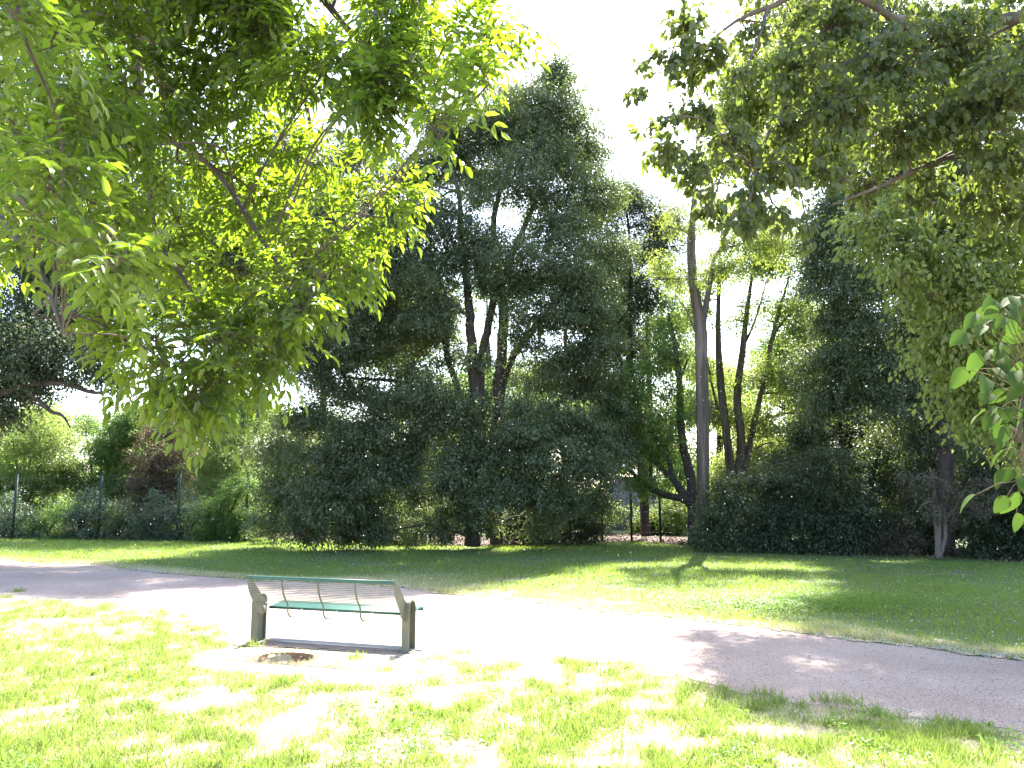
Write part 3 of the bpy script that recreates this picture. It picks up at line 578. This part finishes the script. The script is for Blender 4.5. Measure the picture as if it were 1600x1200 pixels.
tree('broadleaf_tree', 'darker shaded tree with thick trunk standing behind the shrubs right of centre',
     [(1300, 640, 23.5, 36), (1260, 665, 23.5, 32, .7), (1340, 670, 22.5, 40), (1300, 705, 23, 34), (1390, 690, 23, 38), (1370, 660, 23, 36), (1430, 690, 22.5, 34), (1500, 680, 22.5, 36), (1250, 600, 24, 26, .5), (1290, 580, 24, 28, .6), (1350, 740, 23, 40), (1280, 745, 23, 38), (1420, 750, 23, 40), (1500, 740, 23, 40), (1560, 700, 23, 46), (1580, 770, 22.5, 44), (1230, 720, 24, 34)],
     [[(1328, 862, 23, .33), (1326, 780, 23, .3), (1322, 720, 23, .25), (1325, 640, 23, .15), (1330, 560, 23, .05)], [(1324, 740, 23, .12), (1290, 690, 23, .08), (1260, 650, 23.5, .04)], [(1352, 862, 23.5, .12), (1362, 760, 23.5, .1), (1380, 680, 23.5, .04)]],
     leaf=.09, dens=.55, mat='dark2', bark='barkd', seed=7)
tree('small_pale_tree', 'small multi stemmed tree with pale trunks at the right lawn edge',
     [(1440, 790, 18.6, 24, .35), (1500, 780, 18.6, 28, .35), (1470, 750, 18.6, 28, .3), (1530, 800, 18.6, 24, .35), (1430, 750, 18.6, 20, .3), (1550, 760, 18.6, 26, .3)],
     [[(1466, 872, 18.8, .085), (1464, 840, 18.8, .05), (1459, 800, 18.8, .045), (1460, 760, 18.8, .04), (1452, 730, 18.8, .015)], [(1468, 868, 18.8, .07), (1476, 840, 18.8, .05), (1478, 810, 18.8, .045), (1495, 790, 18.8, .03), (1520, 770, 18.8, .015)], [(1466, 860, 18.8, .06), (1467, 820, 18.8, .045), (1470, 790, 18.8, .03), (1480, 750, 18.8, .012)], [(1478, 812, 18.8, .03), (1476, 790, 18.8, .02), (1490, 760, 18.8, .01)]],
     leaf=.05, dens=.4, mat='brown', bark='barkp', seed=8, sub=6)
# left overhanging dark tree
tree('overhanging_tree', 'dark tree at the left edge reaching over the bushes with a bare crooked limb',
     [(20, 560, 16, 50), (70, 545, 16, 46), (125, 560, 16, 38), (-30, 620, 16, 60), (15, 640, 16, 26, .8), (10, 510, 17, 60), (90, 500, 17, 55), (150, 520, 17, 40), (165, 585, 16, 22, .6), (50, 595, 15.8, 30, .8), (60, 430, 18, 70, .7), (150, 440, 18, 60, .6), (230, 400, 19, 60, .5), (100, 330, 19, 80, .6), (0, 300, 19, 90, .6), (220, 260, 20, 80, .5), (100, 160, 20, 90, .5), (330, 330, 21, 60, .5), (-150, 500, 16, 110), (-150, 250, 17, 120), (0, 100, 19, 110, .6)],  # higher blobs extend the crown out of sight to shade the left path
     [[(-330, 960, 15, .35), (-320, 760, 15, .3), (-250, 640, 15.3, .24), (-100, 600, 15.6, .16), (0, 614, 15.8, .09), (40, 600, 15.8, .075), (100, 600, 15.8, .05), (150, 614, 15.8, .035), (200, 600, 15.8, .01)], [(30, 603, 15.8, .05), (60, 625, 15.7, .045), (78, 642, 15.7, .04), (98, 650, 15.6, .03), (110, 668, 15.6, .012)], [(-250, 640, 15.3, .2), (-100, 450, 16.5, .14), (60, 300, 18, .08), (150, 150, 20, .03)], [(0, 614, 15.8, .04), (-10, 640, 15.7, .02)], [(76, 640, 15.7, .02), (84, 615, 15.7, .01)]],
     leaf=.085, dens=.55, mat='dark2', bark='barkd', seed=9)
# bushes behind the left fence, undergrowth, right shrubs: (label, category, mat, leaf, dens, blobs)
def shrub(label, blobs, mat, seed, leaf=.08, dens=.55, name='shrub', bark='barkd', group=None, droop=.3, sub=7):
    r = RS(seed); b0 = blobs[0]
    gx_, gy_ = P(b0[0], b0[1], b0[2])[:2]
    limbs = []
    base = np.array([gx_, gy_])
    for b in blobs[:4]:
        c = P(*b[:3])
        q = lambda w: w
        pts = [np.array([gx_+r.normal()*.02, gy_+r.normal()*.02, -.05, .05]), np.array([(gx_*.6+c[0]*.4), (gy_*.6+c[1]*.4), c[2]*.55, .03]), np.array([c[0], c[1], c[2]+.1, .01])]
        limbs.append(pts)
    tr, cr = MB(), MB(); br = tr
    for pts in limbs:
        cc = catmull(np.array(pts), 4); tr.tube(cc[:, :3], cc[:, 3], 6)
    for b in list(blobs)+[(b_[0]+o_, b_[1]+60, b_[2]-.1, b_[3]*.62) for b_ in blobs[:3] for o_ in (-14, 14)]:
        c = P(*b[:3]); R = b[3]*1.15*b[2]/F; c[2] = max(c[2], R*.6)
        cc = catmull(np.array([[gx_, gy_, -.05, .03], [gx_*.6+c[0]*.4, gy_*.6+c[1]*.4, c[2]*.5, .02], [c[0], c[1], c[2], .008]]), 4); tr.tube(cc[:, :3], cc[:, 3], 5)
        crown(cr, br, c, R, r, leaf, .55, dens*(b[4] if len(b) > 4 else 1), droop, T_RH, .85, sub, 14, .006)
    t = thing(name, label, 'tree' if 'tree' in name else 'shrub', (gx_, gy_, 0), group)
    tr.build('stem', M[bark], t, smooth=True); cr.build('foliage', M[mat], t)
shrub('tallest yellow green bush behind the fence at far left', [(40, 740, 31, 42), (80, 690, 31, 40), (20, 690, 31, 36), (60, 650, 32, 30, .6), (-20, 740, 31, 50), (95, 735, 31, 28), (20, 790, 31, 34)], 'light', 21)
shrub('rounded olive green bush left of the reddish bush', [(160, 700, 32, 42), (190, 655, 32, 34), (150, 750, 32, 42), (130, 660, 33, 26), (210, 690, 32, 34), (210, 645, 32, 26), (190, 740, 31.5, 40)], 'mid', 22)
shrub('reddish brown bush behind the fence between green bushes', [(250, 715, 31, 36), (272, 675, 31, 28), (225, 750, 31, 34), (270, 755, 31, 30), (240, 675, 31, 22, .7), (222, 785, 31, 28), (285, 700, 31, 18, .8)], 'red', 23, leaf=.07)
shrub('bright green bush right of the reddish bush', [(330, 735, 30, 34), (355, 700, 30.5, 32), (310, 765, 30, 26), (370, 750, 30, 34), (340, 780, 29.5, 28), (330, 690, 31, 26, .6)], 'light', 24, dens=.45)
shrub('green weeping bush against the left side of the central tree', [(350, 790, 26, 26), (380, 760, 26, 28), (320, 800, 26, 20), (400, 800, 26, 26), (430, 810, 25, 22)], 'mid', 25, leaf=.07)
for k, (px, lab) in enumerate([(20, 'low blue green bush at the foot of the leftmost fence post'), (75, 'low blue green bush just right of the leftmost fence post'), (128, 'low blue green bush left of the second fence post'), (185, 'low blue green bush right of the second fence post'), (238, 'low blue green bush in front of the reddish bush'), (292, 'low blue green bush at the foot of the third fence post'), (345, 'low blue green bush just left of the central trees')]):
    q = RS(900+k); h_ = q.uniform(-12, 14)
    shrub(lab, [(px+q.uniform(-6, 6), 808+h_*.5, 27.6-k*.2, 22), (px+22, 806+h_+q.uniform(-8, 8), 27.2-k*.2, 16, .8), (px-20, 812+q.uniform(-8, 6), 27.8-k*.2, 16, .8), (px+q.uniform(-14, 14), 778+h_, 27.9-k*.2, 12, .45), (px+q.uniform(-24, 24), 790+h_, 27.4, 13, .5)], ['sage', 'mid', 'sage', 'dark', 'sage', 'sage', 'mid'][k], 30+k, leaf=.075, dens=.42, group='low bushes along the left fence', sub=5)
sr = [(1130, 800, 21.5, [(0, 0, 34), (20, -25, 30), (-14, 28, 28), (25, 22, 30), (-5, -42, 22, .6)], 'pale shining shrub beside the foot of the tall ridged trunk', 'dark'),
      (1200, 800, 21.2, [(0, 0, 36), (15, -40, 34), (-5, 35, 26), (-20, -55, 26, .7)], 'dark shrub, second to the right of the tall ridged trunk', 'dark2'),
      (1262, 790, 20.8, [(0, 0, 38), (10, 42, 26), (-10, -45, 34), (20, -75, 26, .7)], 'tall dark shrub in front of the bright gap right of centre', 'dark2'),
      (1325, 800, 20.4, [(0, 0, 36), (-10, 38, 26), (15, -45, 34), (-15, -85, 26, .7)], 'dark shrub in front of the thick shaded trunk', 'dark2'),
      (1545, 810, 19.2, [(0, 0, 34), (20, -35, 34), (-10, 36, 24), (40, 10, 30), (10, -80, 34), (50, -60, 34)], 'dark shrub right of the small pale tree', 'dark2'),
      (1620, 800, 18.6, [(0, 0, 40), (0, 45, 30), (-10, -55, 40), (40, -20, 50)], 'dark shrub at the right edge of the lawn', 'dark2'),
      (1440, 805, 20.8, [(0, 0, 36), (20, -40, 34), (-10, 38, 26), (-10, -75, 32), (50, 10, 30)], 'dark shrub directly behind the small pale tree', 'dark2')]
for k, (px, py, Yq, bl, lab, mt) in enumerate(sr):
    shrub(lab, [(px+b[0], py+b[1], Yq, *b[2:]) for b in bl], mt, 50+k, leaf=.08, dens=.6)
shrub('brownish rounded ivy mound under the dark trees at right', [(1395, 835, 20.2, 30), (1375, 850, 20.2, 18), (1415, 850, 20.2, 20), (1385, 805, 20.5, 24)], 'brown', 60, leaf=.06)
shrub('dark thicket between the central trunk and the low fence posts', [(850, 790, 24.5, 34), (810, 800, 24.5, 28), (895, 800, 24.5, 30), (840, 825, 24, 20), (870, 760, 24.5, 26, .7), (930, 815, 24.5, 24, .8), (780, 815, 24.2, 22)], 'dark2', 64, dens=.5)
shrub('low leafy shrub left of the central trunk base', [(620, 805, 24, 24, .7), (650, 822, 24, 16), (590, 822, 24, 18), (665, 790, 24.4, 16, .5)], 'dark', 61, leaf=.07)
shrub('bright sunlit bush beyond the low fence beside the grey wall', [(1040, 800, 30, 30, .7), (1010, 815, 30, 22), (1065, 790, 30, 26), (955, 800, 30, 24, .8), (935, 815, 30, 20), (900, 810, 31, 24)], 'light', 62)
shrub('bright bush seen through the gap left of the central trunk', [(640, 780, 33, 34, .7), (680, 790, 33, 30, .7), (660, 740, 33, 32, .5), (600, 770, 33, 34), (715, 770, 33, 30, .6)], 'light', 63)
tree('slender_tree', 'slender pale stemmed tree between the bright bush and the central tree',
     [(350, 640, 31, 30, .4), (385, 620, 31, 30, .5), (330, 665, 31, 26, .4), (400, 660, 31, 26, .4), (370, 590, 31, 30, .4), (250, 470, 31, 50, .8), (330, 490, 31, 50, .8), (400, 500, 31, 50, .8), (180, 440, 31, 50, .8), (300, 390, 31, 60, .8), (400, 400, 31, 60, .8), (110, 430, 31, 50, .8), (480, 430, 31, 50, .8), (220, 350, 31, 60, .7), (380, 560, 31, 34, .6)],  # wide upper blobs added to the crown to shade the far-left lawn
     [[(372, 835, 31, .12), (374, 760, 31, .1), (378, 700, 31, .08), (378, 640, 31, .06), (372, 590, 31, .02)], [(376, 720, 31, .06), (400, 670, 31, .09), (404, 600, 31, .05)], [(378, 690, 31, .04), (360, 655, 31, .03), (335, 630, 31, .01)], [(350, 835, 31.5, .08), (345, 740, 31.5, .06), (325, 660, 31.5, .02)]],
     leaf=.09, dens=.45, mat='mid', bark='barkp', seed=12)
# far trees beyond the fence
far = [(-120, 720, 42, 'far tree behind the overhanging limb at the left edge', 'mid', 70, 640), (40, 690, 46, 'far pale tree behind the yellow green bush', 'light', 60, 640), (250, 700, 48, 'far blue green tree behind the reddish bush', 'dark2', 60, 625),
       (380, 690, 44, 'far tree behind the slender pale stemmed tree', 'mid', 60, 600), (500, 640, 40, 'far yellow green tree behind the left part of the central tree', 'light', 95, 430), (620, 610, 42, 'far light tree seen through the gaps left of the dark stems', 'light', 95, 430),
       (760, 600, 40, 'far light tree seen between the dark upright stems', 'mid', 100, 430), (880, 620, 42, 'far light tree seen right of the dark upright stems', 'mid', 95, 420), (1010, 680, 38, 'far green tree behind the leaning limbs', 'light', 80, 480), (1120, 700, 40, 'far tree behind the tall ridged trunk', 'light', 70, 520),
       (1230, 640, 36, 'far sunlit tree filling the gap right of the stems', 'mid', 70, 520), (1330, 560, 36, 'far green tree behind the dark right tree', 'mid', 90, 420), (1470, 640, 34, 'far tree behind the dark right crown', 'mid', 90, 480), (1620, 640, 33, 'far tree beyond the right edge shrubs', 'mid', 100, 480)]
for k, (px, py, Yq, lab, mt, rp, top) in enumerate(far):
    r = RS(200+k); bl = []
    for q in range(15):
        v = r.rand(); bl.append((px+r.normal()*rp*.5, top+(830-top)*v, Yq+r.normal()*1, rp*(.32+.2*r.rand()), .8))
    tree('far_tree', lab, bl, [[(px, 815, Yq, .25), (px+5, (815+top)/2, Yq, .16), (px, top+20, Yq, .04)]], leaf=.16, dens=.45, mat=mt, bark='barkd', seed=100+k, sub=6, group='trees beyond the fence')

r = RS(400); tr, cr = MB(), MB()
for k in range(190):
    Yq = 35+12*r.rand(); X0 = (r.rand()*2-1)*Yq*.95; hz = .6+r.rand()**1.5*3.2
    crown(cr, None, np.array([X0, Yq, hz]), 1.1+.7*r.rand(), r, .17, .55, .3, .4, T_RH, .9, 6, 14)
cr.build('distant_undergrowth', M['mid'], kind='stuff', label='mass of leafy undergrowth far behind the fence and trees')
# ================================================================== foreground canopies
NT = 2.6
def near_canopy(name, label, blobs, limbs, T, kind, leaf, seed, mat, base, dens=1., extra_limbs=()):
    r = RS(seed); tr, cr = MB(), MB(); br = tr
    S = []
    for l in limbs: S.append(limb(tr, l, r, 9, wob=.02))
    for l in extra_limbs:
        c = catmull(np.array(l, float), 6); tr.tube(c[:, :3], c[:, 3], 12); S.append(c)
    S = np.vstack(S)
    for b in blobs:
        c = P(*b[:3]); R = b[3]*b[2]/F; dn = b[4] if len(b) > 4 else 1
        q = S[np.linalg.norm(S[:, :3]-c, axis=1).argmin()]
        mid = (q[:3]+c)/2+np.array([0, 0, .1])*np.linalg.norm(c-q[:3])+r.normal(size=3)*.08
        bo = catmull([q[:3], mid, c], 5); br.tube(bo, np.linspace(min(q[3]*.5, .018), .005, len(bo)), 5, cap=False)
        # twigs with leaves
        nt = max(3, int(dens*dn*NT*30*R*R/(leaf*leaf*60)))
        for k in range(nt):
            s0 = bo[r.randint(len(bo)//2, len(bo))] if r.rand() < .6 else c+rdir(r, 1)[0]*R*.4
            e = c+rdir(r, 1)[0]*R*(.5+.5*r.rand())*np.array([1, 1, .85]); e[2] -= .12*R
            m_ = (s0+e)/2+np.array([0, 0, .10*R])+r.normal(size=3)*.03
            tw = catmull([s0, m_, e], 4); br.tube(tw, np.linspace(.0035, .0012, len(tw)), 3, cap=False)
            n = 7 if kind == 'ash' else 12
            t = r.rand(n)*.75+.25; t[-1] = 1
            u = t*(len(tw)-1); i0 = np.minimum(u.astype(int), len(tw)-2); base_p = tw[i0]+(tw[i0+1]-tw[i0])*(u-i0)[:, None]
            td = unit(tw[-1]-tw[0])
            if kind == 'ash':
                rd = unit(td*.7+rdir(r, n)*.75+np.array([0, 0, -.15])); L = leaf*(2.4+1.2*r.rand(n))
                nrm = unit(np.array([0, 0, 1.])+r.normal(size=(n, 3))*.35); sd = unit(np.cross(rd, nrm))
                for a_ in range(n):
                    w = catmull([base_p[a_], base_p[a_]+rd[a_]*L[a_]*.5, base_p[a_]+rd[a_]*L[a_]+np.array([0, 0, -.15])*L[a_]], 2)
                    br.tube(w, .0009, 3, cap=False)
                pos, fw = [], []
                for tt, s in ((.38, -1), (.38, 1), (.62, -1), (.62, 1), (.84, -1), (.84, 1), (1, 0)):
                    pos.append(base_p+rd*(L*tt)[:, None]+np.array([0, 0, -.15])*(L*tt*tt)[:, None]); fw.append(unit(rd*(.75 if s else 1)+sd*s*.9+np.array([0, 0, -.35])+r.normal(size=(n, 3))*.12))
                pos = np.concatenate(pos); fw = np.concatenate(fw); nn = np.tile(nrm, (7, 1))+r.normal(size=(n*7, 3))*.2
                ll = leaf*(.75+.4*r.rand(len(pos))); inst(cr, T_LF, pos, fw, nn, ll, ll*.42)
            else:
                out = unit(td*.5+rdir(r, n)*.9+np.array([0, 0, -.6])); pos = base_p+out*.02
                ll = leaf*(.6+.55*r.rand(n)); inst(cr, T_LF, pos, unit(out+np.array([0, 0, -.35])), rdir(r, n)+np.array([0, -.3, .6]), ll, ll*.66)
    t = thing(name, label, 'tree', base)
    tr.build('trunk', M['bark'], t, smooth=True); cr.build('crown', M[mat], t)
LB = [(770, 40, 3.2, 60), (765, 130, 3.0, 42), (700, 175, 2.9, 48), (650, 110, 3.2, 75), (580, 50, 3.3, 85), (570, 150, 3.3, 60), (700, 60, 3.3, 70), (500, 120, 3.5, 80), (440, 50, 3.6, 90), (620, 30, 3.8, 90),
      (590, 290, 3.8, 36, .6), (555, 350, 3.7, 42, .8), (500, 400, 3.5, 55), (470, 330, 3.8, 62, .8), (440, 470, 3.3, 56), (480, 490, 3.2, 34), (400, 515, 3.2, 44), (350, 550, 3.1, 38), (320, 585, 3.0, 20), (280, 530, 3.2, 44), (235, 530, 3.2, 32), (340, 510, 3.4, 60), (380, 430, 4, 70, .8), (300, 400, 4.4, 80, .7), (400, 330, 4.4, 75, .7), (440, 240, 4.2, 70, .8), (500, 250, 4.2, 45, .8), (330, 260, 4.4, 80, .7), (540, 250, 4.2, 36, .6),
      (220, 480, 3.4, 50), (230, 400, 3.8, 70, .8), (140, 370, 2.6, 50, .6), (50, 370, 2.4, 60, .6), (190, 400, 2.3, 36, .5), (60, 330, 2.8, 70, .7), (150, 320, 3.2, 80, .8), (70, 250, 2.3, 90, .7), (200, 230, 3.4, 90, .7), (100, 150, 3.0, 100, .7), (250, 130, 3.6, 100, .7), (40, 60, 2.4, 100, .7), (160, 50, 3.6, 110, .7), (330, 60, 3.8, 100, .7), (380, 160, 4, 85, .7), (10, 180, 2.8, 90, .7),
      (300, 300, 6.0, 90, .6), (150, 200, 6.0, 110, .6), (60, 300, 6, 100, .6), (100, 60, 6.5, 120, .6), (250, 60, 6.5, 110, .5), (420, 120, 6.5, 80, .5), (200, 350, 5.5, 90, .6), (380, 330, 5.6, 60, .5),
      (200, -130, 5.5, 150), (50, -100, 5, 150), (-100, 200, 4.5, 150), (-120, 0, 5, 160), (-80, 380, 4, 90), (100, -280, 5, 170), (300, -260, 6, 130, .7), (420, -60, 3.6, 90), (620, -60, 3.3, 90),
      (480, -130, 5.2, 110, 1.2), (380, -110, 4.8, 100, 1.2), (560, -220, 6, 110, 1.2), (610, -330, 6.8, 120, 1.2), (450, -300, 6.5, 150, 1.2), (300, -180, 5.5, 130, 1.2), (220, -80, 4.6, 90, 1.2), (340, -70, 4.6, 70), (120, -90, 3.6, 110, 1.2), (240, -60, 3.4, 70), (-60, -150, 4, 140, 1.2), (420, -90, 4.4, 80, 1.2), (367, -40, 3.6, 90, 1.5), (440, -110, 4, 100, 1.6), (520, -190, 4.4, 110, 1.6), (300, -60, 3.3, 80, 1.5), (600, -290, 5, 130, 1.6),  # blobs above the frame, added to keep sun off the left leaves
      (625, 285, 3.8, 34, .8), (600, 340, 3.7, 36, .8), (560, 400, 3.5, 40, .8), (520, 455, 3.3, 36, .9), (200, 535, 3.2, 38, .8), (160, 495, 3.2, 38, .8), (330, 600, 3.1, 22), (265, 585, 3.1, 28), (312, 632, 3.0, 12), (430, 545, 3.2, 30)]
LL = [[(-300, -100, 5, .10), (-60, -60, 5, .08), (40, 25, 4.6, .05), (150, 25, 4.6, .03), (230, 60, 4.4, .022), (330, 90, 4.3, .014), (430, 140, 4.3, .006)], [(-60, -60, 5, .05), (200, -60, 5, .04), (235, 60, 4.6, .02), (240, 85, 4.5, .01)],
      [(-300, 150, 4, .06), (0, 290, 3.8, .03), (60, 340, 3.8, .02), (130, 400, 3.6, .008)], [(-60, -60, 5, .06), (180, 0, 4.8, .04), (230, 180, 4.4, .02), (330, 260, 4, .016), (400, 360, 3.7, .012), (450, 440, 3.5, .005)], [(230, 180, 4.4, .02), (240, 350, 4, .014), (290, 440, 3.7, .01), (340, 520, 3.4, .005)],
      [(150, -150, 5.5, .08), (420, -80, 5.5, .05), (560, 60, 5, .02), (680, 110, 4.6, .008)], [(420, -80, 5.5, .04), (470, 120, 5, .02), (500, 250, 4.6, .012), (560, 310, 4.2, .005)], [(0, 340, 3.6, .02), (60, 420, 3.2, .015), (100, 520, 2.8, .006)]]
bl_ = P(-300, -100, 5)
near_canopy('ash_tree', 'nearest tree at upper left with bright green hanging pinnate leaves', LB, LL, T_LF, 'ash', .064, 301, 'ash', (-6.5, 3.5, 0), .80,
            [[(-6.5, 3.5, -.1, .3), (-6.4, 3.6, 1.5, .24), (-6.1, 3.9, 3.2, .2), (-5.4, 4.4, 5.0, .15), (bl_[0], bl_[1], bl_[2], .1)], [(-6.2, 3.8, 2.6, .12), (-5.4, 3.9, 3.6, .09), tuple(P(-300, 150, 4))+(.06,)], [(-5.4, 4.4, 5.0, .12), (-3.8, 5, 6, .1), tuple(P(150, -150, 5.5))+(.08,)]])
RB = [(1070, 30, 5.2, 50), (1100, 70, 5, 55), (1045, 95, 5, 36, .8), (1000, 100, 5, 32, .5), (985, 150, 4.9, 28, .7), (1010, 200, 4.8, 32, .8), (1040, 240, 4.8, 42), (1080, 180, 5, 48), (1100, 270, 4.8, 48), (1080, 130, 5.2, 40, .7), (1140, 120, 5.4, 40, .5), (1150, 220, 5, 60), (1110, 325, 4.7, 36), (1150, 350, 4.6, 36), (1175, 310, 4.8, 46), (1225, 340, 4.6, 30), (1265, 365, 4.5, 26), (1210, 260, 5.2, 55), (1180, 60, 5.6, 50, .5), (1240, 100, 5.4, 75), (1240, 200, 5.4, 65), (1290, 260, 5.4, 50), (1310, 50, 5.8, 90), (1320, 170, 5.4, 80), (1400, 100, 5.4, 100), (1400, 220, 5.6, 80), (1350, 290, 5.8, 45), (1500, 60, 5.6, 110), (1500, 180, 5.4, 90), (1450, 290, 5.8, 60), (1580, 130, 5, 100), (1580, 250, 5.2, 80), (1540, 320, 5.6, 60), (1620, 330, 5.5, 60), (1680, 100, 5.5, 130), (1700, 300, 5.5, 110),
      (1200, -60, 6, 100), (1400, -80, 6, 130), (1600, -80, 6, 140), (1300, -200, 6.5, 150), (1500, -250, 6.5, 160), (1700, -200, 6, 160), (1300, 130, 7.5, 90), (1450, 180, 7.5, 110), (1560, 100, 7.5, 110), (1250, 30, 7.5, 70, .6)]
RLm = [[(2000, 100, 6, .14), (1700, 20, 5.8, .07), (1450, 60, 5.8, .035), (1300, 110, 5.7, .02), (1230, 165, 5.6, .013), (1170, 260, 5, .006)], [(1450, 60, 5.8, .03), (1300, -20, 5.6, .025), (1200, 12, 5.5, .02), (1140, 40, 5.4, .012), (1080, 95, 5.2, .008)], [(1700, 20, 5.8, .06), (1550, 200, 5.7, .035), (1400, 280, 5.6, .015), (1300, 320, 5.2, .006)],
       [(1200, 12, 5.5, .016), (1185, 60, 5.4, .011), (1165, 110, 5.3, .005)], [(1900, 300, 3.6, .03), (1720, 430, 2.6, .016), (1640, 520, 2.1, .008), (1605, 600, 1.95, .005), (1590, 690, 1.9, .002)]]
near_canopy('ovate_leaf_tree', 'nearest tree at upper right with dull green drooping oval leaves', RB, RLm, T_LF, 'lind', .070, 302, 'lind', (6.5, 6, 0), 1.8,
            [[(6.5, 6, -.1, .28), (6.5, 6, 2, .24), (6.4, 6, 3.6, .19), tuple(P(2000, 100, 6))+(.14,)], [(6.5, 6, 2, .1), (5.4, 5, 2.9, .06), tuple(P(1900, 300, 3.6))+(.03,)]])
# the near hanging sprig at the right edge belongs to a low branch of its own
def sprig():
    r = RS(77); cr, br = MB(), MB()
    S = [(1555, 470), (1525, 490), (1550, 500), (1510, 520), (1560, 540), (1530, 555), (1580, 500), (1600, 520), (1505, 575), (1540, 590), (1590, 580), (1570, 610), (1600, 640), (1560, 640), (1580, 690), (1600, 700), (1570, 735), (1600, 745), (1590, 770), (1620, 600), (1630, 680), (1595, 460), (1620, 450), (1560, 575), (1610, 560)]
    tip = catmull([P(1720, 430, 2.5), P(1650, 500, 2.1), P(1610, 590, 1.95), P(1600, 680, 1.9), P(1598, 750, 1.88)], 8)
    br.tube(tip, np.linspace(.007, .002, len(tip)), 5)
    S = S+[(a+r.normal()*22, b+r.normal()*22) for a, b in S+S if a > 1530]
    pos, fw, nr = [], [], []
    for a, b in S:
        p_ = P(a, b, 1.92+r.normal()*.06); q = tip[np.linalg.norm(tip-p_, axis=1).argmin()]
        br.tube([q, (q+p_)/2+[0, 0, .01], p_], .0012, 4)
        pos.append(p_); fw.append(unit(unit(p_-q)*.5+np.array([r.normal()*.3, r.normal()*.3, -.7]))); nr.append(np.array([0, -.7, .7])+r.normal(size=3)*.5)
    inst(cr, T_HI, np.array(pos), np.array(fw), np.array(nr), .042+.026*r.rand(len(pos)), .03+.016*r.rand(len(pos)))
    return br, cr
t_ = [o for o in bpy.data.objects if o.name == 'ovate_leaf_tree'][0]
b_, c_ = sprig(); o1 = b_.build('hanging_twig', M['twig'], t_, smooth=True); c_.build('leaves', M['deep'], o1, smooth=True)
# sunlit tree between, at right
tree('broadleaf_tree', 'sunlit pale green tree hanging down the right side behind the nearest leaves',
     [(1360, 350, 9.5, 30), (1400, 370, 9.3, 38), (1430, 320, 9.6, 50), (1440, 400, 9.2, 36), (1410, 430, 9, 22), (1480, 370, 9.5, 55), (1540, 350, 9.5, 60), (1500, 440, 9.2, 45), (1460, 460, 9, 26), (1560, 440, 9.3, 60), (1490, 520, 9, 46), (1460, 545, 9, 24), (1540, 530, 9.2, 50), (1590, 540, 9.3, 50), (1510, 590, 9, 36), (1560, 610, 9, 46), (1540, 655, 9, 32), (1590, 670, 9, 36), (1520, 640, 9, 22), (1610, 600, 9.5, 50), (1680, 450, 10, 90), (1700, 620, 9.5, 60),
      (1180, 170, 12.8, 50, 1.5), (1250, 170, 12.5, 55, 1.5), (1320, 150, 12, 55, 1.5), (1375, 120, 11.5, 45, 1.4), (1180, 235, 14, 42, 1.5), (1240, 240, 14, 45, 1.5), (1300, 220, 13.5, 50, 1.5), (1350, 190, 13, 50, 1.5), (1145, 205, 13.8, 36, 1.4), (1160, 125, 12.5, 38, 1.5), (1210, 105, 12, 40, 1.5), (1290, 90, 11.6, 38, 1.4), (1120, 250, 14.5, 26, 1.3), (1800, 300, 11, 120)],  # dense blobs added behind the nearest canopy to shade the right path
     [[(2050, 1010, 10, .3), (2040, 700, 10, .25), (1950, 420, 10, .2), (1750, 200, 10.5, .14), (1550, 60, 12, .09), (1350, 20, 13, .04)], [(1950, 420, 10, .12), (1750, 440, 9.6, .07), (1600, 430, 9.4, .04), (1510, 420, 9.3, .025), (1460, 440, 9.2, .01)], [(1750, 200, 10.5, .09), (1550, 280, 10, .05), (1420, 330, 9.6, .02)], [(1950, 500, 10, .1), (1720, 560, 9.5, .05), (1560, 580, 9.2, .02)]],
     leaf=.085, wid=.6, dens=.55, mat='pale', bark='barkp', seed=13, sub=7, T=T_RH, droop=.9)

# ================================================================== light, sky, camera
sc = bpy.context.scene
w = bpy.data.worlds.new("World"); sc.world = w; w.use_nodes = True
nt = w.node_tree; bg = nt.nodes['Background']
sky = nt.nodes.new('ShaderNodeTexSky'); sky.sky_type = 'NISHITA'; sky.sun_disc = False
sky.sun_elevation = SUN_EL; sky.sun_rotation = SUN_AZ; sky.dust_density = 2.0; sky.air_density = 1.0
nt.links.new(sky.outputs[0], bg.inputs[0]); bg.inputs[1].default_value = .14
sun = bpy.data.lights.new('sun', 'SUN'); sun.energy = 5.0; sun.angle = radians(.6); sun.color = (1, .94, .84)
so = bpy.data.objects.new('sun', sun); sc.collection.objects.link(so)
from mathutils import Vector
sd = Vector((sin(SUN_AZ)*cos(SUN_EL), cos(SUN_AZ)*cos(SUN_EL), sin(SUN_EL)))
so.rotation_euler = sd.to_track_quat('Z', 'Y').to_euler(); so.location = (0, 0, 30)
cam = bpy.data.cameras.new('camera'); cam.lens = 27; cam.sensor_width = 36; cam.clip_end = 1000; cam.clip_start = .05
co = bpy.data.objects.new('camera', cam); sc.collection.objects.link(co)
co.location = (0, 0, CAMZ); co.rotation_euler = (radians(90)+PITCH, 0, 0); sc.camera = co
vs = sc.view_settings; vs.view_transform = 'Standard'; vs.look = 'None'; vs.gamma = 1; vs.exposure = 2.65
sc.cycles.max_bounces = 8; sc.cycles.diffuse_bounces = 4; sc.cycles.transmission_bounces = 4; sc.cycles.glossy_bounces = 2
print('TRIS', sum(len(m.polygons) for m in bpy.data.meshes))
